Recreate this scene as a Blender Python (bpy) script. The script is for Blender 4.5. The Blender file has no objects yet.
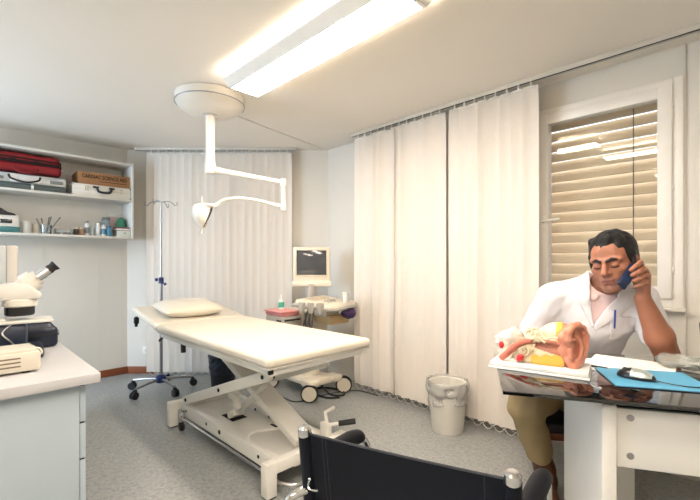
import bpy, bmesh, math, random
import numpy as np
from mathutils import Vector, Matrix, Euler

random.seed(7)
scene = bpy.context.scene
COL = scene.collection
PI = math.pi
R = math.radians
S2 = math.sqrt(.5)


def rc(x, y):
    """plan coordinates measured along the room's diagonal -> wall-aligned room coordinates"""
    return ((x - y) * S2, (x + y) * S2)


def rv(x, y, z):
    a, b = rc(x, y)
    return Vector((a, b, z))


# ------------------------------------------------------------------ materials
def lin(c):
    out = []
    for v in c:
        v /= 255.0
        out.append(v / 12.92 if v <= .04045 else ((v + .055) / 1.055) ** 2.4)
    return out


MATS = {}


def mat(name, rgb, rough=.5, metal=0., noise=.04, scale=8., bump=0., bscale=60., spec=.5,
        trans=0., sss=0., coat=0., alpha=1., rgb2=None, emit=None, estr=0., detail=3.):
    if name in MATS:
        return MATS[name]
    m = bpy.data.materials.new(name)
    m.use_nodes = True
    nt = m.node_tree
    b = nt.nodes['Principled BSDF']
    c = lin(rgb)
    tc = nt.nodes.new('ShaderNodeTexCoord')
    nz = nt.nodes.new('ShaderNodeTexNoise')
    nz.inputs['Scale'].default_value = scale
    nz.inputs['Detail'].default_value = detail
    nt.links.new(tc.outputs['Object'], nz.inputs['Vector'])
    rp = nt.nodes.new('ShaderNodeValToRGB')
    if rgb2:
        c2 = lin(rgb2)
        rp.color_ramp.elements[0].color = (*c, 1)
        rp.color_ramp.elements[1].color = (*c2, 1)
        rp.color_ramp.elements[0].position = .4
        rp.color_ramp.elements[1].position = .6
    else:
        rp.color_ramp.elements[0].color = (*[max(0, v * (1 - noise)) for v in c], 1)
        rp.color_ramp.elements[1].color = (*[min(1, v * (1 + noise)) for v in c], 1)
    nt.links.new(nz.outputs['Fac'], rp.inputs['Fac'])
    nt.links.new(rp.outputs['Color'], b.inputs['Base Color'])
    b.inputs['Roughness'].default_value = rough
    b.inputs['Metallic'].default_value = metal
    b.inputs['Specular IOR Level'].default_value = spec
    b.inputs['Transmission Weight'].default_value = trans
    b.inputs['Coat Weight'].default_value = coat
    b.inputs['Alpha'].default_value = alpha
    if sss:
        b.inputs['Subsurface Weight'].default_value = sss
        b.inputs['Subsurface Radius'].default_value = (.01, .004, .002)
        b.inputs['Subsurface Scale'].default_value = .5
    if emit:
        b.inputs['Emission Color'].default_value = (*lin(emit), 1)
        b.inputs['Emission Strength'].default_value = estr
    if bump:
        n2 = nt.nodes.new('ShaderNodeTexNoise')
        n2.inputs['Scale'].default_value = bscale
        n2.inputs['Detail'].default_value = 4
        nt.links.new(tc.outputs['Object'], n2.inputs['Vector'])
        bp = nt.nodes.new('ShaderNodeBump')
        bp.inputs['Strength'].default_value = bump
        bp.inputs['Distance'].default_value = .01
        nt.links.new(n2.outputs['Fac'], bp.inputs['Height'])
        nt.links.new(bp.outputs['Normal'], b.inputs['Normal'])
    MATS[name] = m
    return m


def emat(name, rgb, strength):
    m = bpy.data.materials.new(name)
    m.use_nodes = True
    nt = m.node_tree
    nt.nodes.remove(nt.nodes['Principled BSDF'])
    e = nt.nodes.new('ShaderNodeEmission')
    e.inputs['Color'].default_value = (*rgb, 1)
    e.inputs['Strength'].default_value = strength
    nt.links.new(e.outputs[0], nt.nodes['Material Output'].inputs[0])
    return m


def glass_mat(name, tint=(1, 1, 1), fres=1.45, rough=.0, body=0.0, bodycol=(.9, .9, .9)):
    """thin clear sheet: see-through, with Fresnel reflections and optional milky body"""
    m = bpy.data.materials.new(name)
    m.use_nodes = True
    nt = m.node_tree
    nt.nodes.remove(nt.nodes['Principled BSDF'])
    t = nt.nodes.new('ShaderNodeBsdfTransparent')
    t.inputs[0].default_value = (*tint, 1)
    g = nt.nodes.new('ShaderNodeBsdfGlossy')
    g.inputs['Roughness'].default_value = rough
    f = nt.nodes.new('ShaderNodeFresnel')
    f.inputs[0].default_value = fres
    d = nt.nodes.new('ShaderNodeBsdfDiffuse')
    d.inputs[0].default_value = (*bodycol, 1)
    m1 = nt.nodes.new('ShaderNodeMixShader')
    m1.inputs[0].default_value = body
    nt.links.new(t.outputs[0], m1.inputs[1])
    nt.links.new(d.outputs[0], m1.inputs[2])
    mx = nt.nodes.new('ShaderNodeMixShader')
    nt.links.new(f.outputs[0], mx.inputs[0])
    nt.links.new(m1.outputs[0], mx.inputs[1])
    nt.links.new(g.outputs[0], mx.inputs[2])
    nt.links.new(mx.outputs[0], nt.nodes['Material Output'].inputs[0])
    return m


# ------------------------------------------------------------------ mesh helpers
def new():
    return bmesh.new()


def _xf(bm, vs, M):
    bmesh.ops.transform(bm, matrix=M, verts=vs)


def box(bm, c, s, rot=(0, 0, 0), bev=0., seg=2):
    t = bmesh.new()
    bmesh.ops.create_cube(t, size=1)
    bmesh.ops.scale(t, vec=s, verts=t.verts)
    if bev > 0:
        bmesh.ops.bevel(t, geom=list(t.edges), offset=min(bev, min(s) * .49), segments=seg, affect='EDGES', profile=.5)
    bmesh.ops.transform(t, matrix=Matrix.Translation(c) @ Euler(rot).to_matrix().to_4x4(), verts=t.verts)
    join(bm, t)
    return bm


def join(bm, t):
    me = bpy.data.meshes.new('tmp')
    t.to_mesh(me)
    t.free()
    bm.from_mesh(me)
    bpy.data.meshes.remove(me)


def boxab(bm, a, b, bev=0.):
    """box between two corners"""
    c = [(p + q) / 2 for p, q in zip(a, b)]
    s = [abs(q - p) for p, q in zip(a, b)]
    return box(bm, c, s, bev=bev)


def frame_from(d):
    d = Vector(d).normalized()
    up = Vector((0, 0, 1)) if abs(d.z) < .95 else Vector((1, 0, 0))
    x = up.cross(d).normalized()
    y = d.cross(x).normalized()
    return x, y, d


def cyl(bm, a, b, r0, r1=None, n=20, cap=True):
    r1 = r0 if r1 is None else r1
    a, b = Vector(a), Vector(b)
    x, y, d = frame_from(b - a)
    A = [bm.verts.new(a + (x * math.cos(2 * PI * i / n) + y * math.sin(2 * PI * i / n)) * r0) for i in range(n)]
    B = [bm.verts.new(b + (x * math.cos(2 * PI * i / n) + y * math.sin(2 * PI * i / n)) * r1) for i in range(n)]
    for i in range(n):
        bm.faces.new((A[i], A[(i + 1) % n], B[(i + 1) % n], B[i]))
    if cap:
        bm.faces.new(A[::-1])
        bm.faces.new(B)
    return bm


def lathe(bm, prof, n=32, M=None, cap=True):
    """profile of (r, z), revolved about z"""
    rings = []
    for r, z in prof:
        ring = []
        for i in range(n):
            v = Vector((r * math.cos(2 * PI * i / n), r * math.sin(2 * PI * i / n), z))
            if M is not None:
                v = M @ v
            ring.append(bm.verts.new(v))
        rings.append(ring)
    for a, b in zip(rings, rings[1:]):
        for i in range(n):
            bm.faces.new((a[i], a[(i + 1) % n], b[(i + 1) % n], b[i]))
    if cap:
        bm.faces.new(rings[0][::-1])
        bm.faces.new(rings[-1])
    return bm


def axis_matrix(o, d):
    x, y, z = frame_from(d)
    M = Matrix((x, y, z)).transposed().to_4x4()
    M.translation = Vector(o)
    return M


def catmull(pts, k=6, closed=False):
    P = [Vector(p) for p in pts]
    n = len(P)
    out = []
    rng = n if closed else n - 1
    for i in range(rng):
        if closed:
            p0, p1, p2, p3 = P[(i - 1) % n], P[i], P[(i + 1) % n], P[(i + 2) % n]
        else:
            p0, p1, p2, p3 = P[max(i - 1, 0)], P[i], P[i + 1], P[min(i + 2, n - 1)]
        for j in range(k):
            t = j / k
            out.append(.5 * ((2 * p1) + (p2 - p0) * t + (2 * p0 - 5 * p1 + 4 * p2 - p3) * t * t + (3 * p1 - p0 - 3 * p2 + p3) * t ** 3))
    if not closed:
        out.append(P[-1])
    return out


def tube(bm, pts, r, n=10, smooth=0, closed=False):
    """round tube along points; r is a number or one per point"""
    if smooth:
        m = len(pts)
        rr = r if hasattr(r, '__len__') else None
        P = catmull(pts, smooth, closed)
        if rr:
            r = [rr[min(int(i / smooth), m - 1)] * (1 - (i % smooth) / smooth) + rr[min(int(i / smooth) + 1, m - 1)] * ((i % smooth) / smooth) for i in range(len(P))]
    else:
        P = [Vector(p) for p in pts]
    N = len(P)
    rad = r if hasattr(r, '__len__') else [r] * N
    rings = []
    px = None
    for i in range(N):
        if closed:
            d = (P[(i + 1) % N] - P[i - 1]).normalized()
        else:
            d = (P[min(i + 1, N - 1)] - P[max(i - 1, 0)]).normalized()
        if px is None:
            px, _, _ = frame_from(d)
        px = (px - d * px.dot(d)).normalized()
        py = d.cross(px)
        rings.append([bm.verts.new(P[i] + (px * math.cos(2 * PI * k / n) + py * math.sin(2 * PI * k / n)) * rad[i]) for k in range(n)])
    last = N if closed else N - 1
    for i in range(last):
        a, b = rings[i], rings[(i + 1) % N]
        for k in range(n):
            bm.faces.new((a[k], a[(k + 1) % n], b[(k + 1) % n], b[k]))
    if not closed:
        bm.faces.new(rings[0][::-1])
        bm.faces.new(rings[-1])
    return bm


def prism(bm, poly, h0, h1, M=None, bev=0.):
    """polygon in x,y extruded along z from h0 to h1"""
    t = bmesh.new()
    A = [t.verts.new((x, y, h0)) for x, y in poly]
    B = [t.verts.new((x, y, h1)) for x, y in poly]
    n = len(poly)
    t.faces.new(A[::-1])
    t.faces.new(B)
    for i in range(n):
        t.faces.new((A[i], A[(i + 1) % n], B[(i + 1) % n], B[i]))
    bmesh.ops.recalc_face_normals(t, faces=t.faces)
    if bev:
        bmesh.ops.bevel(t, geom=list(t.edges), offset=bev, segments=2, affect='EDGES', profile=.5)
    if M is not None:
        bmesh.ops.transform(t, matrix=M, verts=t.verts)
    join(bm, t)
    return bm


def ball(bm, c, r, n=16):
    t = bmesh.new()
    bmesh.ops.create_uvsphere(t, u_segments=n, v_segments=max(6, n // 2), radius=1)
    rr = r if hasattr(r, '__len__') else (r, r, r)
    bmesh.ops.scale(t, vec=rr, verts=t.verts)
    bmesh.ops.translate(t, vec=c, verts=t.verts)
    join(bm, t)
    return bm


def link(name, me, m=None, parent=None, loc=(0, 0, 0), rot=(0, 0, 0)):
    o = bpy.data.objects.new(name, me)
    COL.objects.link(o)
    if m is not None and me is not None:
        for q in (m if isinstance(m, (list, tuple)) else [m]):
            me.materials.append(q)
    o.parent = parent
    o.location = loc
    o.rotation_euler = rot
    return o


def obj(name, bm, m, parent=None, loc=(0, 0, 0), rot=(0, 0, 0), sharp=32, flat=False, label=None):
    bmesh.ops.remove_doubles(bm, verts=bm.verts, dist=2e-6)
    bmesh.ops.recalc_face_normals(bm, faces=bm.faces)
    me = bpy.data.meshes.new(name)
    bm.to_mesh(me)
    bm.free()
    if not flat:
        me.polygons.foreach_set('use_smooth', [True] * len(me.polygons))
        me.set_sharp_from_angle(angle=R(sharp))
    o = link(name, me, m, parent, loc, rot)
    if label:
        o['label'] = label
    return o


def tag(o, label, cat, group=None):
    o['label'] = label
    o['category'] = cat
    if group:
        o['group'] = group
    return o


def thing(name, label, cat, loc=(0, 0, 0), rz=0., group=None):
    o = bpy.data.objects.new(name, None)
    o.empty_display_size = .1
    COL.objects.link(o)
    o.location = loc
    o.rotation_euler = (0, 0, rz)
    return tag(o, label, cat, group)


def struct(name, bm, m, parent=None, **k):
    o = obj(name, bm, m, parent, **k)
    if parent is None:
        o['kind'] = 'structure'
    return o


# ------------------------------------------------------------------ distance-field modelling (organic shapes)
class Field:
    def __init__(self, lo, hi, h):
        self.h = h
        self.lo = np.array(lo, float)
        self.n = np.ceil((np.array(hi, float) - self.lo) / h).astype(int) + 1
        self.f = np.full(self.n, 1., np.float32)
        self.ax = [self.lo[i] + h * np.arange(self.n[i]) for i in range(3)]

    def _win(self, lo, hi):
        a = np.clip(np.floor((np.array(lo) - self.lo) / self.h).astype(int), 0, self.n)
        b = np.clip(np.ceil((np.array(hi) - self.lo) / self.h).astype(int) + 1, 0, self.n)
        sl = tuple(slice(a[i], b[i]) for i in range(3))
        X, Y, Z = np.meshgrid(*[self.ax[i][sl[i]] for i in range(3)], indexing='ij')
        return sl, X, Y, Z

    def _put(self, sl, d, k, sub):
        f = self.f[sl]
        if sub:
            d = -d
            if k > 0:
                h = np.clip(.5 - .5 * (f - d) / k, 0, 1)
                self.f[sl] = f * (1 - h) + d * h + k * h * (1 - h)
            else:
                self.f[sl] = np.maximum(f, d)
        else:
            if k > 0:
                h = np.clip(.5 + .5 * (f - d) / k, 0, 1)
                self.f[sl] = f * (1 - h) + d * h - k * h * (1 - h)
            else:
                self.f[sl] = np.minimum(f, d)

    def cone(self, a, b, ra, rb=None, k=.01, sub=False, flat=None, ff=1.):
        """tapered capsule; flat = direction in which it is squashed by ff"""
        rb = ra if rb is None else rb
        a = np.array(a, float); b = np.array(b, float)
        m = max(ra, rb) + k * 1.2 + 2 * self.h
        sl, X, Y, Z = self._win(np.minimum(a, b) - m, np.maximum(a, b) + m)
        if X.size == 0:
            return self
        px, py, pz = X - a[0], Y - a[1], Z - a[2]
        ba = b - a
        L = max(ba.dot(ba), 1e-12)
        if flat is not None:
            nvec = np.array(flat, float); nvec /= np.linalg.norm(nvec)
        t = np.clip((px * ba[0] + py * ba[1] + pz * ba[2]) / L, 0, 1)
        qx, qy, qz = px - t * ba[0], py - t * ba[1], pz - t * ba[2]
        if flat is not None:
            dn = qx * nvec[0] + qy * nvec[1] + qz * nvec[2]
            s = (1 / ff - 1) * dn
            qx, qy, qz = qx + s * nvec[0], qy + s * nvec[1], qz + s * nvec[2]
        d = np.sqrt(qx * qx + qy * qy + qz * qz) - (ra + t * (rb - ra))
        if flat is not None:
            d = d * min(1., ff * 1.3)
        self._put(sl, d.astype(np.float32), k, sub)
        return self

    def chain(self, pts, rad, k=.006, **kw):
        for i in range(len(pts) - 1):
            self.cone(pts[i], pts[i + 1], rad[i], rad[i + 1], k=k, **kw)
        return self

    def ell(self, c, r, M=None, k=.01, sub=False):
        c = np.array(c, float)
        m = max(r) + k * 1.2 + 2 * self.h
        sl, X, Y, Z = self._win(c - m, c + m)
        if X.size == 0:
            return self
        P = [X - c[0], Y - c[1], Z - c[2]]
        if M is not None:
            P = [sum(M[j][i] * P[j] for j in range(3)) for i in range(3)]
        k0 = np.sqrt(sum((P[i] / r[i]) ** 2 for i in range(3)))
        k1 = np.sqrt(sum((P[i] / r[i] ** 2) ** 2 for i in range(3))) + 1e-9
        d = k0 * (k0 - 1) / k1
        self._put(sl, d.astype(np.float32), k, sub)
        return self

    def rbox(self, c, half, M=None, rad=.005, k=.0, sub=False):
        c = np.array(c, float)
        m = np.linalg.norm(half) + k * 1.2 + 2 * self.h + rad
        sl, X, Y, Z = self._win(c - m, c + m)
        if X.size == 0:
            return self
        P = [X - c[0], Y - c[1], Z - c[2]]
        if M is not None:
            P = [sum(M[j][i] * P[j] for j in range(3)) for i in range(3)]
        q = [np.abs(P[i]) - half[i] + rad for i in range(3)]
        d = np.sqrt(sum(np.maximum(v, 0) ** 2 for v in q)) + np.minimum(np.maximum(np.maximum(q[0], q[1]), q[2]), 0) - rad
        self._put(sl, d.astype(np.float32), k, sub)
        return self

    def cut(self, p, n, k=.0):
        """remove everything on the side n points to"""
        n = np.array(n, float); n /= np.linalg.norm(n)
        X, Y, Z = np.meshgrid(*self.ax, indexing='ij', sparse=True)
        d = (X - p[0]) * n[0] + (Y - p[1]) * n[1] + (Z - p[2]) * n[2]
        self.f = np.maximum(self.f, d.astype(np.float32))
        return self

    def poly(self, pts, o, s):
        """keep what lies inside a polygon drawn in the vertical plane through o along s (s, z)"""
        X, Y, Z = np.meshgrid(*self.ax, indexing='ij', sparse=True)
        u = (X - o[0]) * s[0] + (Y - o[1]) * s[1] + 0 * Z
        w_ = Z + 0 * X + 0 * Y
        d = np.full(u.shape, 9., np.float32)
        ins = np.zeros(u.shape, bool)
        n = len(pts)
        for i in range(n):
            (x0, y0), (x1, y1) = pts[i], pts[(i + 1) % n]
            ex, ey = x1 - x0, y1 - y0
            t = np.clip(((u - x0) * ex + (w_ - y0) * ey) / (ex * ex + ey * ey + 1e-12), 0, 1)
            d = np.minimum(d, (u - x0 - t * ex) ** 2 + (w_ - y0 - t * ey) ** 2)
            if abs(ey) > 1e-9:
                ins ^= ((y0 > w_) != (y1 > w_)) & (u < (x1 - x0) * (w_ - y0) / ey + x0)
        d = np.sqrt(d)
        return np.where(ins, -d, d).astype(np.float32)

    def wave(self, amp, freq, seed=0):
        rng = np.random.RandomState(seed)
        X, Y, Z = np.meshgrid(*self.ax, indexing='ij', sparse=True)
        near = np.abs(self.f) < .06
        w = 0
        for i in range(4):
            v = rng.normal(size=3); v *= freq * (1 + .5 * i) / np.linalg.norm(v)
            w = w + np.sin(X * v[0] + Y * v[1] + Z * v[2] + rng.rand() * 6.28) / (1 + .4 * i)
        self.f = np.where(near, self.f + (amp * w / 2).astype(np.float32), self.f)
        return self

    def mesh(self, name):
        f = self.f
        s = f < 0
        nx, ny, nz = f.shape
        cnt = np.zeros((nx - 1, ny - 1, nz - 1), np.int8)
        cs = []
        for i in (0, 1):
            for j in (0, 1):
                for k in (0, 1):
                    q = s[i:nx - 1 + i, j:ny - 1 + j, k:nz - 1 + k]
                    cnt += q
        act = (cnt > 0) & (cnt < 8)
        idx = np.full(act.shape, -1, np.int64)
        A = np.argwhere(act)
        idx[act] = np.arange(len(A))
        corners = np.array([(i, j, k) for i in (0, 1) for j in (0, 1) for k in (0, 1)])
        val = np.stack([f[A[:, 0] + c[0], A[:, 1] + c[1], A[:, 2] + c[2]] for c in corners], 1)
        acc = np.zeros((len(A), 3)); num = np.zeros((len(A), 1))
        for p in range(8):
            for q in range(p + 1, 8):
                if np.abs(corners[p] - corners[q]).sum() == 1:
                    a, b = val[:, p], val[:, q]
                    x = (a < 0) != (b < 0)
                    t = np.where(x, a / np.where(x, a - b, 1), 0)[:, None]
                    pt = corners[p] + t * (corners[q] - corners[p])
                    acc += np.where(x[:, None], pt, 0); num += x[:, None]
        V = (A + acc / np.maximum(num, 1)) * self.h + self.lo
        quads = []
        for ax in range(3):
            o1, o2 = [(1, 2), (2, 0), (0, 1)][ax]
            sl0 = [slice(None)] * 3; sl1 = [slice(None)] * 3
            sl0[ax] = slice(0, -1); sl1[ax] = slice(1, None)
            a, b = s[tuple(sl0)], s[tuple(sl1)]
            E = np.argwhere(a != b)
            ok = (E[:, o1] > 0) & (E[:, o2] > 0) & (E[:, o1] < f.shape[o1] - 1) & (E[:, o2] < f.shape[o2] - 1)
            E = E[ok]
            if not len(E):
                continue
            flip = a[E[:, 0], E[:, 1], E[:, 2]]
            def cell(d1, d2):
                c = E.copy(); c[:, o1] -= d1; c[:, o2] -= d2
                return idx[c[:, 0], c[:, 1], c[:, 2]]
            Q = np.stack([cell(1, 1), cell(0, 1), cell(0, 0), cell(1, 0)], 1)
            Q[~flip] = Q[~flip][:, ::-1]
            quads.append(Q)
        Q = np.concatenate(quads)
        me = bpy.data.meshes.new(name)
        me.vertices.add(len(V)); me.vertices.foreach_set('co', V.astype(np.float32).ravel())
        me.loops.add(len(Q) * 4); me.loops.foreach_set('vertex_index', Q.astype(np.int32).ravel())
        me.polygons.add(len(Q))
        me.polygons.foreach_set('loop_start', np.arange(0, len(Q) * 4, 4, dtype=np.int32))
        me.polygons.foreach_set('use_smooth', np.ones(len(Q), bool))
        me.update(calc_edges=True)
        me.validate()
        return me, V, Q


def shift(me, off):
    n = len(me.vertices)
    co = np.empty(n * 3, np.float32)
    me.vertices.foreach_get('co', co)
    co = co.reshape(-1, 3) - np.array(off, np.float32)
    me.vertices.foreach_set('co', co.ravel())
    me.update()


def copy_tree(o, parent=None):
    c = o.copy()
    COL.objects.link(c)
    c.parent = parent
    for ch in list(o.children):
        copy_tree(ch, c)
    return c
# ================================================================== CAMERA, LIGHT
H = 2.41            # ceiling height
UL = -4.755         # left wall plane
VR = 2.887          # window wall plane
cam = bpy.data.cameras.new('camera')
cam.sensor_width = 36
cam.lens = 36 * 400 / 700
cam.shift_y = 12 / 700
cam.clip_start = .02
co = bpy.data.objects.new('camera', cam)
COL.objects.link(co)
co.location = (0, 0, 1.2)
co.rotation_euler = (R(90), 0, R(45))
scene.camera = co
vs = scene.view_settings
vs.view_transform = 'Standard'
vs.look = 'None'
vs.gamma = 1
vs.use_curve_mapping = False
vs.exposure = 1.5

w = bpy.data.worlds.new('sky')
w.use_nodes = True
scene.world = w
bg = w.node_tree.nodes['Background']
bg.inputs[0].default_value = (.62, .78, 1, 1)
bg.inputs[1].default_value = 2.0

# ------------------------------------------------------------------ shared materials
M_WALL = mat('wall_paint', (222, 218, 209), .75, noise=.015, bump=.05, bscale=250)
M_CEIL = mat('ceiling_paint', (236, 230, 220), .9, noise=.012, scale=3)
M_WHITE = mat('white_lacquer', (236, 234, 228), .35)
M_WHITEM = mat('white_metal', (235, 233, 226), .3, noise=.02)
M_CREAM = mat('cream_plastic', (218, 214, 203), .42)
M_BLACK = mat('black_plastic', (22, 22, 24), .4)
M_RUB = mat('black_rubber', (28, 28, 30), .7)
M_CHROME = mat('chrome', (215, 215, 215), .12, 1., noise=.02)
M_STEEL = mat('brushed_steel', (170, 170, 172), .3, 1., noise=.05)
M_NAVY = mat('navy_plastic', (24, 33, 52), .4, noise=.1)
M_WOOD = mat('brown_wood', (140, 78, 44), .5, noise=.25, scale=20)
M_GREY = mat('grey_laminate', (172, 186, 194), .45, noise=.015)
M_SLOT = mat('dark_gap', (30, 30, 32), .8)

# floor: speckled linoleum
M_FLOOR = mat('speckled_linoleum', (150, 153, 152), .36, rgb2=(163, 165, 162), scale=40, detail=8)
nt = M_FLOOR.node_tree
vor = nt.nodes.new('ShaderNodeTexVoronoi')
vor.inputs['Scale'].default_value = 110
tcn = [n for n in nt.nodes if n.type == 'TEX_COORD'][0]
nt.links.new(tcn.outputs['Object'], vor.inputs['Vector'])
vr = nt.nodes.new('ShaderNodeValToRGB')
vr.color_ramp.elements[0].color = (.52, .55, .58, 1)
vr.color_ramp.elements[1].color = (1, 1, 1, 1)
vr.color_ramp.elements[1].position = .5
sep = nt.nodes.new('ShaderNodeSeparateColor')
nt.links.new(vor.outputs['Color'], sep.inputs[0])
nt.links.new(sep.outputs[0], vr.inputs['Fac'])
mx = nt.nodes.new('ShaderNodeMix')
mx.data_type = 'RGBA'
mx.blend_type = 'MULTIPLY'
mx.inputs[0].default_value = .55
rp = [n for n in nt.nodes if n.type == 'VALTORGB' and n is not vr][0]
nt.links.new(rp.outputs['Color'], mx.inputs[6])
nt.links.new(vr.outputs['Color'], mx.inputs[7])
nt.links.new(mx.outputs[2], nt.nodes['Principled BSDF'].inputs['Base Color'])

# ------------------------------------------------------------------ room shell
U1, V0 = 1.75, -1.95
struct('floor', boxab(new(), (UL - .15, V0 - .15, -.1), (U1 + .15, VR + .4, 0)), M_FLOOR)
struct('ceiling', boxab(new(), (UL - .15, V0 - .15, H), (U1 + .15, VR + .4, H + .1)), M_CEIL)
# window wall with two window openings
wx0, wx1, wz0, wz1 = -1.03, -.28, .96, 2.22        # visible window
yx0, yx1 = -2.1, -1.3                                # window behind the blind
b = new()
for (a0, a1, z0, z1) in ((-3.3, yx0, 0, H), (yx0, yx1, 0, H), (yx1, wx0, 0, H), (wx0, wx1, 0, wz0), (wx0, wx1, wz1, H), (wx1, U1, 0, H)):
    boxab(b, (a0, VR, z0), (a1, VR + .25, z1))
struct('wall_right', b, M_WALL)
struct('wall_left', boxab(new(), (UL - .15, V0, 0), (UL, 1.40, H)), M_WALL)
# cross wall at 45 degrees with the seams of its panels
c0, c1 = Vector((UL, 1.353, 0)), Vector((-3.221, VR, 0))
L = (c1 - c0).length
b = boxab(new(), (-.05, 0, 0), (L + .05, .15, H))
for s in (.93, 1.62):
    boxab(b, (s, -.004, .1), (s + .006, .01, H))
struct('wall_back', b, M_WALL, loc=c0, rot=(0, 0, R(45)))
# walls behind the photographer; a window on the far left lets cool daylight in
struct('wall_front', boxab(new(), (U1, V0, 0), (U1 + .15, VR, H)), M_WALL)
b = new()
d0, d1 = -4.65, -3.35
for (a0, a1, z0, z1) in ((UL, d0, 0, H), (d0, d1, 0, .9), (d0, d1, 2.2, H), (d1, U1, 0, H)):
    boxab(b, (a0, V0 - .15, z0), (a1, V0, z1))
struct('wall_side', b, M_WALL)
b = new()
for x in (d0, (d0 + d1) / 2 - .03, d1 - .06):
    boxab(b, (x, V0 - .1, .9), (x + .06, V0 - .04, 2.2))
for z in (.9, 2.14):
    boxab(b, (d0, V0 - .1, z), (d1, V0 - .04, z + .06))
struct('window_2', b, M_WHITE)
al = bpy.data.lights.new('daylight', 'AREA')
al.shape = 'RECTANGLE'
al.size, al.size_y = 1.25, 1.25
al.color = (.66, .82, 1.)
al.energy = 34
ao = bpy.data.objects.new('daylight', al)
COL.objects.link(ao)
ao.location = ((d0 + d1) / 2, V0 - .2, 1.55)
ao.rotation_euler = (R(90), 0, 0)

# wooden skirting
b = boxab(new(), (UL, V0, 0), (UL + .015, 1.36, .075), bev=.004)
struct('baseboard_left', b, M_WOOD)
b = boxab(new(), (.015, -.015, 0), (.40, 0, .075), bev=.004)
struct('baseboard_back', b, M_WOOD, loc=c0, rot=(0, 0, R(45)))
struct('trim_1', boxab(new(), (.41, -.015, 0), (L - .02, 0, .07), bev=.004), M_WALL, loc=c0, rot=(0, 0, R(45)))
# panel joints on the left wall and the edge strip beside the window
b = new()
for y in (.62, 1.08, 1.30):
    boxab(b, (UL, y, .075), (UL + .0015, y + .008, H))
struct('trim_2', b, M_WALL)
struct('trim_3', boxab(new(), (-.262, VR - .012, .0), (-.252, VR, H)), M_WALL)

# ------------------------------------------------------------------ window (casement with a closed roller shutter outside)
M_PANE = glass_mat('window_glass', (.95, .97, .96), 1.6)
M_SHUT = mat('shutter_slat', (226, 200, 170), .5, noise=.04)
M_FRAME = mat('window_frame_paint', (236, 233, 226), .4)


def ring(bm, x0, x1, z0, z1, t, y0, y1, bev=.004):
    boxab(bm, (x0, y0, z0), (x0 + t, y1, z1), bev)
    boxab(bm, (x1 - t, y0, z0), (x1, y1, z1), bev)
    boxab(bm, (x0 + t - .002, y0, z1 - t), (x1 - t + .002, y1, z1), bev)
    boxab(bm, (x0 + t - .002, y0, z0), (x1 - t + .002, y1, z0 + t), bev)
    return bm


def window(n, x0, x1, z0, z1, zg):
    # outer casing
    f = struct('window_%d' % n, ring(new(), x0, x1, z0, z1, .05, VR - .022, VR + .10), M_FRAME)
    s = struct('window_sash', ring(new(), x0 + .02, x1 - .048, z0 + .05, z1 - .04, .066, VR - .038, VR + .03), M_FRAME, f)
    struct('window_pane', boxab(new(), (x0 + .08, VR, z0 + .11), (x1 - .112, VR + .006, z1 - .10)), M_PANE, s)
    sh = new()
    z = z0 + .04
    while z < z1 - .02:
        # each slat: convex profile, top edge leaning out, lit lip at the bottom
        prof = [(-.004, .0), (-.002, -.004), (.003, -.004), (.006, .012), (.012, .035), (.022, .060), (.028, .071), (.024, .072), (.014, .058), (.006, .036), (-.001, .012)]
        pr = [(VR + .10 + p[0] * 1.3, z + p[1]) for p in prof]
        t = bmesh.new()
        A = [t.verts.new((x0 + .03, q[0], q[1])) for q in pr]
        B = [t.verts.new((x1 - .04, q[0], q[1])) for q in pr]
        for i in range(len(pr)):
            t.faces.new((A[i], A[(i + 1) % len(pr)], B[(i + 1) % len(pr)], B[i]))
        join(sh, t)
        z += .0705
    so = struct('roller_shutter', sh, M_SHUT, f)
    for x in ((x0 * .28 + x1 * .72) - .03,):
        struct('shutter_strap', boxab(new(), (x, VR + .088, z0), (x + .006, VR + .091, z1)), mat('strap_grey', (120, 112, 100), .7), so)
    h = new()
    cyl(h, (x0 + .055, VR - .038, 1.475), (x0 + .055, VR - .075, 1.475), .011)
    box(h, (x0 + .055, VR - .042, 1.475), (.026, .012, .07), bev=.004)
    tube(h, [(x0 + .055, VR - .07, 1.475), (x0 + .09, VR - .074, 1.478), (x0 + .165, VR - .07, 1.482)], .008, smooth=4)
    struct('window_handle', h, M_WHITEM, s)
    for zz in (2.083, 1.616, 1.155):
        hb = new()
        cyl(hb, (x1 - .055, VR - .03, zz - .045), (x1 - .055, VR - .03, zz + .045), .008, n=12)
        box(hb, (x1 - .05, VR - .026, zz), (.02, .012, .03), bev=.003)
        struct('hinge', hb, M_WHITEM, f)
    return f


window(1, -1.048, -.26, .943, 2.235, 0)
b = boxab(new(), (-1.06, VR - .05, .925), (-.25, VR + .02, .943), bev=.004)
struct('trim_4', b, M_FRAME)

# ------------------------------------------------------------------ wall sockets
def socket(label, M):
    t = thing('wall_socket', label, 'socket', M.translation, M.to_euler().z, 'wall sockets')
    obj('plate', box(new(), (0, -.006, 0), (.08, .012, .08), bev=.006), M_WHITE, t)
    q = new()
    for dx, dz in ((-.012, 0), (.012, 0), (0, -.008)):
        cyl(q, (dx, -.0125, dz), (dx, -.0135, dz), .0035, n=10)
    obj('contact_hole', q, M_SLOT, t)
    return t


p = c0 + Vector((S2, S2, 0)) * .21
Mx = Matrix.Rotation(R(45), 4, 'Z')
Mx.translation = Vector((p.x, p.y, .25))
socket('white socket low on the wall behind the drip stand', Mx)

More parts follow.
